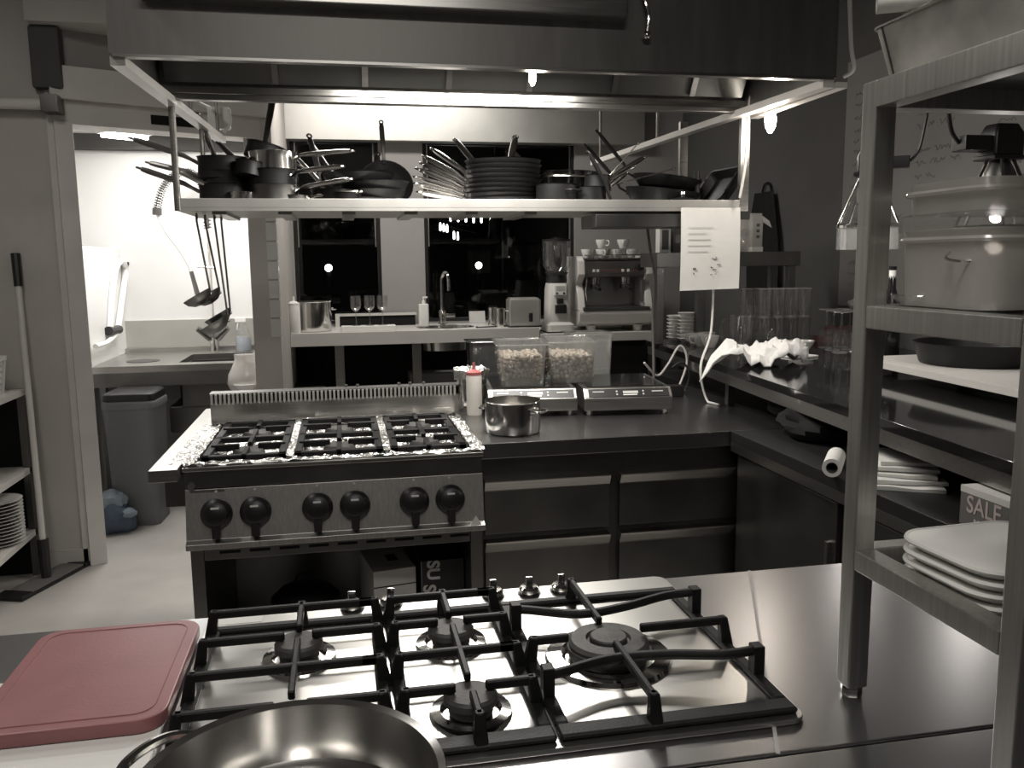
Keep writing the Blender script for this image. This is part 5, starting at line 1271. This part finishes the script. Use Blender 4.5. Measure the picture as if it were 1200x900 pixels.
# towel draped over the edge
t = thing('towel', 'crumpled white towel hanging over the front edge of the pass counter', 'towel', (1.72, 3.3, ZT))
e0 = P(860, 432, z=ZP)
vs = []; fs = []; nx, ny = 26, 20
pa = P(848, 418, z=ZP); pb = P(928, 412, z=ZP); 
for j in range(ny+1):
    for i in range(nx+1):
        u, v = i/nx, j/ny
        # u along the counter away from the wall edge end, v across
        base = Vector((1.475+.035, 3.33, 0)).lerp(Vector((1.88, 3.22, 0)), u)+Vector((.10*v-.05, .34*(v-.5)*(.55+.45*math.sin(u*PI)), 0))
        z = .03+.06*noise.noise(Vector((u*5, v*4, 1.5)))+.04*noise.noise(Vector((u*11, v*9, 4.5)))+.045*math.sin(v*PI)
        hang = max(0, .22-u)/.22
        if hang > 0: base = base+Vector((-.05*min(1, hang*2.2), -.02*hang, 0)); z = z*(1-hang)+(.012-.075*hang**1.3)
        else: z = max(z, .004)
        vs.append((base.x, base.y, ZT+z))
for j in range(ny):
    for i in range(nx): a = j*(nx+1)+i; fs.append((a, a+1, a+nx+2, a+nx+1))
o = MB().add(vs, fs).build('fabric', 'cloth', t, world=True, smooth=True)
sd = o.modifiers.new('thick', 'SOLIDIFY'); sd.thickness = .006; sd.offset = 1
# bowl, saucer
p = P(939, 412, z=ZP)
t = thing('sauce_bowl', 'grey white bowl on the pass counter beside the towel', 'bowl', (p.x, p.y, ZT))
MB().lathe([(0, 0), (.03, 0), (.032, .004), (.055, .04), (.058, .05), (.055, .05), (.05, .04), (.028, .008), (0, .007)], 26).build('bowl', 'ceramic', t, smooth=True)
MB().torus((0, 0, .05), .0565, .0018, 26, 6).build('rim', 'ceramic', t, smooth=True)
p = P(930, 417, z=ZP)
single(MB().prism(rrect(.14, .1, .012), 0, .008), 'white_slate', 'white', 'thin white plate in front of the grey white bowl', 'plate', (p.x+.0, p.y-.05, ZT), .3, bevel=.002)
# pink cloth on white chopping sheet
p = P(975, 400, z=ZP)
t = thing('pink_cloth', 'folded dusky pink cloth on the pass counter by the inverted glasses', 'cloth', (p.x+.03, p.y-.06, ZT))
sheet(0, 0, .22, .2, .0, .3, .03, 3.3, .02).build('fold', 'pinkcloth', t, smooth=True)
sheet(.02, .01, .17, .15, .045, .2, .03, 8.3, .015).build('fold', 'pinkcloth', t, smooth=True)
# tall glasses, two tiers
def tumbler(loc, r, h, label, group):
    t = thing('tumbler', label, 'glass', loc, group=group)
    MB().lathe([(0, 0), (r*.82, 0), (r*.85, .004), (r, h), (r-.0025, h), (r*.8, .012), (0, .01)], 16).build('wall', 'glass', t, smooth=True)
    MB().torus((0, 0, h), r-.001, .0016, 16, 5).build('lip', 'glass_glint', t, smooth=True)
    MB().lathe([(0, .0005), (r*.8, .0005), (r*.8, .009), (0, .009)], 16).build('base', 'glass_glint', t, smooth=True)
    return t
g0 = None
def shelf_x(px, Y, z=ZP): return P(px, 400, y=Y).x
for row, Y in enumerate((3.93, 4.02)):
    for i in range(5):
        x = 1.985+i*.072+row*.02
        for tier in range(2):
            if row == 0 and i < 1: continue
            loc = (x, Y, ZT+tier*.142)
            if g0 is None: g0 = tumbler(loc, .034, .14, 'tall clear tumbler standing in the lower tier beside the shelf stand', 'tumblers by the shelf stand')
            else: dup(g0, loc, label='tall clear tumbler standing in the %s tier beside the shelf stand' % ('upper' if tier else 'lower'))
t = thing('measuring_jug', 'clear glass jug hung among the tumblers on the pass counter', 'jug', (1.90, 3.86, ZT))
MB().lathe([(0, 0), (.045, 0), (.05, .006), (.06, .16), (.064, .165), (.058, .16), (.047, .01), (0, .008)], 22).build('body', 'glass', t, smooth=True)
MB().tube(spline([(-.058, 0, .14), (-.1, 0, .13), (-.1, 0, .05), (-.05, 0, .04)], 5), .006, 6).build('handle', 'glass', t, smooth=True)
t = thing('glass_bowl', 'stack of small clear glass bowls in front of the tumblers', 'bowl', (1.99, 3.80, ZT))
for k in range(5): MB().lathe([(0, 0), (.025, 0), (.05, .035), (.052, .038), (.048, .036), (.023, .004), (0, .004)], 20, T(0, 0, k*.014)).build('bowl', 'glass', t, smooth=True)
g1 = None
for row, Y in enumerate((3.55, 3.66, 3.77)):
    for i in range(4):
        x = 2.24+i*.085+row*.03
        if x > 2.57: continue
        loc = (x, Y, ZT)
        if g1 is None:
            g1 = thing('stem_glass', 'upturned clear stem glass in the group under the wall writing', 'glass', loc, group='upturned stem glasses')
            MB().lathe([(.034, 0), (.04, .05), (.034, .085), (.012, .105), (.004, .11), (.004, .175), (.006, .18), (.036, .184), (.036, .186), (0, .186)], 18).build('bowl_and_stem', 'glass', g1, smooth=True)
            MB().torus((0, 0, .001), .034, .0018, 18, 5).build('lip', 'glass_glint', g1, smooth=True)
            MB().torus((0, 0, .185), .036, .0018, 18, 5).build('foot_edge', 'glass_glint', g1, smooth=True)
        else: dup(g1, loc)
single(blob(MB(), (0, 0, .03), (.05, .05, .03), 3.1), 'dark_cloth', 'saltgrey', 'small dark crumpled cloth on top of the upturned glasses', 'cloth', (2.36, 3.6, ZT+.1942-.0084), smooth=True)
# long white board near the wall with a black pan
t = thing('wall_ledge', 'long pale ledge board raised on the pass counter along the wall', 'board', (2.2, 2.4, ZT))
b0_ = Vector((1.90, 2.9)); b1_ = Vector((1.81, 1.35))
MB().loft([[(b0_.x, b0_.y, z), (b1_.x, b1_.y, z), (2.35, b1_.y, z), (2.35, b0_.y, z)] for z in (ZT+.035, ZT+.06)]).build('board', 'paint', t, world=True, bevel=.002)
for x, y in ((1.95, 2.8), (2.3, 2.8), (1.92, 1.45), (2.3, 1.45)): MB().box(x-.02, x+.02, y-.02, y+.02, ZT, ZT+.0348).build('foot', 'paint', t, world=True)
p = P(1135, 425, z=ZT+.08)
t = fry_pan((p.x+.12, p.y+.12, ZT+.0605), .2, .075, .16, .25, math.radians(-60), 'wide black pan on the pale ledge board by the wall', 'ledge pans', 'nonstick', 'nonstick', slope=.85)
# bottle
p = P(1045, 345, y=3.1)
t = thing('wine_bottle', 'dark glass bottle standing behind the rack on the pass counter', 'bottle', (p.x, 3.1, ZT))
zt2 = P(1048, 312, y=3.1).z-ZT
MB().lathe([(0, 0), (.038, 0), (.04, .006), (.04, zt2*.52), (.034, zt2*.62), (.015, zt2*.78), (.0135, zt2*.97), (.015, zt2*.975), (.015, zt2), (0, zt2)], 24).build('body', 'blackgloss', t, smooth=True)
MB().lathe([(.0142, zt2*.82), (.0142, zt2*.96)], 16).build('neck_label', 'paper', t, smooth=True)

# ---- shelf stand in the corner, on the pass counter
YS = 4.15
a = P(770, 296, y=YS); c = P(938, 314, y=YS)
t = thing('shelf_stand', 'steel shelf stand carrying packets above the tumblers', 'shelf', ((a.x+c.x)/2, 4.3, ZT))
MB().box(a.x, c.x, YS, YS+.25, a.z-.075, a.z).build('board', 'steelmid', t, world=True, bevel=.003)
for x in (c.x-.06, 1.80): MB().box(x, x+.04, YS+.01, YS+.05, ZT, a.z-.075).build('post', 'steelmid', t, world=True, bevel=.002)
MB().box(a.x+.005, a.x+.045, YS+.01, YS+.05, ZT, a.z-.075).build('post', 'steelmid', t, world=True, bevel=.002)
MB().box(c.x-.06, c.x-.02, YS+.2, YS+.24, ZT, a.z-.075).build('post', 'steelmid', t, world=True)
ZH = a.z+.0004
p = P(887, 292, y=YS+.06)
t = thing('flour_packet', 'tall clear and white packet with a crimped top on the shelf stand', 'packet', (p.x, YS+.08, ZH))
MB().loft([rr(.06, .045, .006, 0), rr(.062, .047, .006, .15), rr(.06, .03, .006, .18), rr(.066, .012, .003, .2)]).build('sleeve', 'milk2', t, smooth=True)
MB().box(-.032, .032, -.025, .025, .0, .025).build('white_foot', 'white', t)
for k in range(3): MB().box(-.008, .01, -.0255, -.0245, .07+k*.03, .085+k*.03).build('print', 'saltgrey', t)
MB().loft([[(.03, -.004, .16), (.03, .004, .16), (.03, .004, .19), (.03, -.004, .19)], [(.09, -.004, .125), (.09, .004, .125), (.075, .004, .16), (.075, -.004, .16)]]).build('torn_flap', 'paper', t)
p = P(874, 290, y=YS+.1)
t = thing('sugar_bag', 'rounded milky bag of sugar beside the tall packet', 'bag', (p.x, YS+.14, ZH))
blob(MB(), (0, 0, .05), (.055, .05, .07), 5.5).build('pouch', 'milk2', t, smooth=True)
MB().loft([rr(.07, .03, .008, .1), rr(.1, .012, .004, .17)]).build('top_fold', 'milk2', t, smooth=True)
p = P(777, 292, y=YS+.1)
t = thing('tea_box', 'upright box with a pale frame at the end of the shelf stand', 'box', (p.x, YS+.1, ZH))
MB().box(-.03, .03, -.03, .03, 0, .13).build('body', 'white', t, bevel=.002)
MB().box(-.018, .018, -.0312, -.0298, .015, .115).build('panel', 'saltgrey', t)
t = thing('tea_box', 'dark box behind the order sheet on the shelf stand', 'box', (p.x+.08, YS+.1, ZH))
MB().box(-.035, .035, -.03, .03, 0, .125).build('body', 'saltgrey', t, bevel=.002)
MB().box(-.025, .025, -.0312, -.0298, .05, .09).build('panel', 'steelmid', t)
# cups stacks to the left of the tumblers
def espresso_stack(px, n, Y, label, r=.032, h=.04, step=.019):
    od = ['bottom', 'second', 'third', 'fourth', 'fifth', 'sixth', 'seventh', 'topmost']
    x = P(px, 400, y=Y).x; c_ = None
    for k in range(n):
        loc = (x, Y, ZT+k*step)
        if c_ is None:
            c_ = thing('saucer', label % od[0], 'saucer', loc, group='stacks of small china')
            MB().lathe([(0, 0), (r*.6, 0), (r, h*.5), (r, h*.55), (r*.95, h*.5), (r*.55, .004), (0, .004)], 20).build('dish', 'ceramic', c_, smooth=True)
            MB().torus((0, 0, h*.53), r, .0018, 20, 5).build('rim', 'ceramic', c_, smooth=True)
        else: dup(c_, loc, label=label % ('topmost' if k == n-1 else od[k]))
espresso_stack(792, 7, 4.32, 'small white dish, %s in the stack touching the stand post', .05)
espresso_stack(805, 8, 4.24, 'small white dish, %s in the taller stack beside the loose cups', .05)
for i, (px, Y, z) in enumerate(((815, 4.06, 0), (823, 3.98, 0), (832, 3.92, 0), (828, 4.1, 0))):
    cup((P(px, 400, y=Y).x, Y, ZT+.0), 2+i, ('white china cup next to the dish stack on the pass counter', 'white china cup between two cups on the pass counter', 'white china cup beside the stand leg on the pass counter', 'white china cup at the back beside the dish stacks')[i], 'cups on the pass counter', .045, .06)
# cables in the corner
t = thing('cable_tangle', 'tangle of cables behind the bare induction cooker', 'cable', (1.5, 3.5, ZW))
b = [spline([P(792, 462, y=3.7), P(805, 425, y=3.7), P(797, 405, y=3.7), P(782, 428, y=3.7), P(770, 440, y=3.7), P(755, 425, y=3.65)], 6), spline([P(800, 465, y=3.6), P(808, 440, y=3.6), P(800, 425, y=3.6), P(788, 430, y=3.6)], 6), spline([P(836, 338, y=3.42), P(833, 390, y=3.40), P(821, 430, y=3.33), P(828, 468, y=3.33), P(842, 482, y=3.25)], 6)]
for k, pts in enumerate(b):
    for q_ in pts: q_.z = max(q_.z, ZW+.006)
    MB().tube(pts, .005, 6).build('cord', ('paint', 'black', 'cable')[k], t, world=True, smooth=True)
MB().box(1.4, 1.47, 3.52, 3.57, ZW+.0004, ZW+.05).build('plug', 'black', t, world=True, bevel=.006)
# apron on the wall
t = thing('apron', 'black apron hanging on the dark wall beside the shelf stand', 'apron', (XR-.03, 4.9, 1.3))
yv = []; fs = []
pa = P(880, 228, x=XR-.02); pb = P(932, 330, x=XR-.02)
for j in range(11):
    for i in range(9):
        u, v = i/8, j/10; wd = .22+.2*min(1, v*2.2); y = (pa.y+pb.y)/2+.1+(u-.5)*wd
        yv.append((XR-.014-.012*(1+math.sin(u*14+v*2)), y, pa.z-(pa.z-pb.z)*v*1.3))
for j in range(10):
    for i in range(8): q_ = j*9+i; fs.append((q_, q_+1, q_+10, q_+9))
MB().add(yv, fs).build('cloth', 'blackmatt', t, world=True, smooth=True)
yc_ = (pa.y+pb.y)/2+.1
MB().tube(spline([(XR-.012, yc_-.06, pa.z), (XR-.012, yc_-.03, pa.z+.05), (XR-.012, yc_+.03, pa.z+.05), (XR-.012, yc_+.06, pa.z)], 4), .006, 6).build('neck_loop', 'blackmatt', t, world=True)
# writing on the wall panel
pa = P(992, 130, x=XR-.006); 
t = thing('menu_board', 'grey wall board covered with handwritten prep lists', 'board', (XR-.006, 2.6, 1.2))
MB().box(XR-.008, XR-.001, 1.2, pa.y, 1.25, 2.5).build('panel', M['board_grey'], t, world=True)
rnd = random.Random(3); y1_ = pa.y-.08
for col_ in range(4):
    y = y1_-col_*.5; z = 2.32
    while z > 1.36:
        n_ = rnd.randint(2, 4); yy = y; b = MB()
        for w_ in range(n_):
            L_ = rnd.uniform(.05, .12); pts = []; k = int(L_/.008)
            for i in range(k): pts.append((XR-.0085, yy-i*.008, z+rnd.uniform(-.012, .014)))
            for i in range(k-1):
                p0, p1 = pts[i], pts[i+1]; b.bar(p0, p1, .0035, .001, up=(1, 0, 0))
            yy -= L_+.02
        b.build('handwriting', 'marker', t, world=True)['kind'] = 'stuff'
        z -= rnd.choice((.055, .055, .06, .11))

# ---- pendant heat lamps
def pendant(px, py, Y, s, label, rz=0):
    c = P(px, py, y=Y); m_ = T(*c) @ Matrix.Scale(s, 4) @ RZ(rz)
    t = thing('pendant_lamp', label, 'lamp', tuple(c), group='pendant lamps over the pass')
    MB().loft([[(x, y, 0) for x, y in rrect(.1, .08, .012)], [(x, y, .06) for x, y in rrect(.1, .08, .012)], [(x*.7, y*.7, .09) for x, y in rrect(.1, .08, .012)]], m_).build('socket_head', 'black', t, world=True, bevel=.004)
    MB().box(-.14, -.05, -.03, .03, .012, .055, m_).build('junction_box', 'black', t, world=True, bevel=.004)
    MB().box(-.055, .06, -.045, .045, -.012, 0, m_).build('collar', 'black', t, world=True, bevel=.003)
    MB().tube([m_ @ Vector(q) for q in spline([(-.14, 0, .035), (-.17, 0, .08), (-.19, 0, .2)], 5)]+[Vector((*(m_ @ Vector((-.19, 0, 0))).xy, ZC-.001))], .006*s, 6).build('cord', 'black', t, world=True, smooth=True)
    for k in range(5):
        an = 2*PI*k/5+.4; MB().cyl(m_ @ Vector((.035*math.cos(an), .035*math.sin(an), -.01)), m_ @ Vector((.115*math.cos(an), .115*math.sin(an), -.2)), .005*s, n=6).build('rod', 'chrome', t, world=True)
    MB().lathe([(.025, -.012), (.045, -.05), (.05, -.12), (.03, -.14), (0, -.145)], 18, m_).build('lamp_body', 'steelmid', t, world=True, smooth=True)
    MB().lathe([(.115, -.2), (.12, -.205), (.12, -.215), (.115, -.21)], 28, m_).build('shade_ring', 'chrome', t, world=True, smooth=True)
    MB().lathe([(.117, -.215), (.117, -.3), (.1135, -.3), (.1135, -.215)], 28, m_).build('glass_shade', 'glass', t, world=True, smooth=True)
    MB().sphere(m_ @ Vector((0, 0, -.175)), .018*s, 12).build('bulb', 'lampglow', t, world=True, smooth=True)
    l = bpy.data.lights.new('pendant_light', 'POINT'); l.energy = 1.6; l.color = (1, .95, .9); l.shadow_soft_size = .025
    o = bpy.data.objects.new('pendant_light', l); COL.objects.link(o); o.location = m_ @ Vector((0, 0, -.26))
pendant(1172, 183, 2.35, 1.05, 'black socketed pendant lamp with chrome rods above the plastic tubs')
pendant(1020, 202, 2.95, .95, 'black socketed pendant lamp with glass shade behind the rack post', PI*.8)
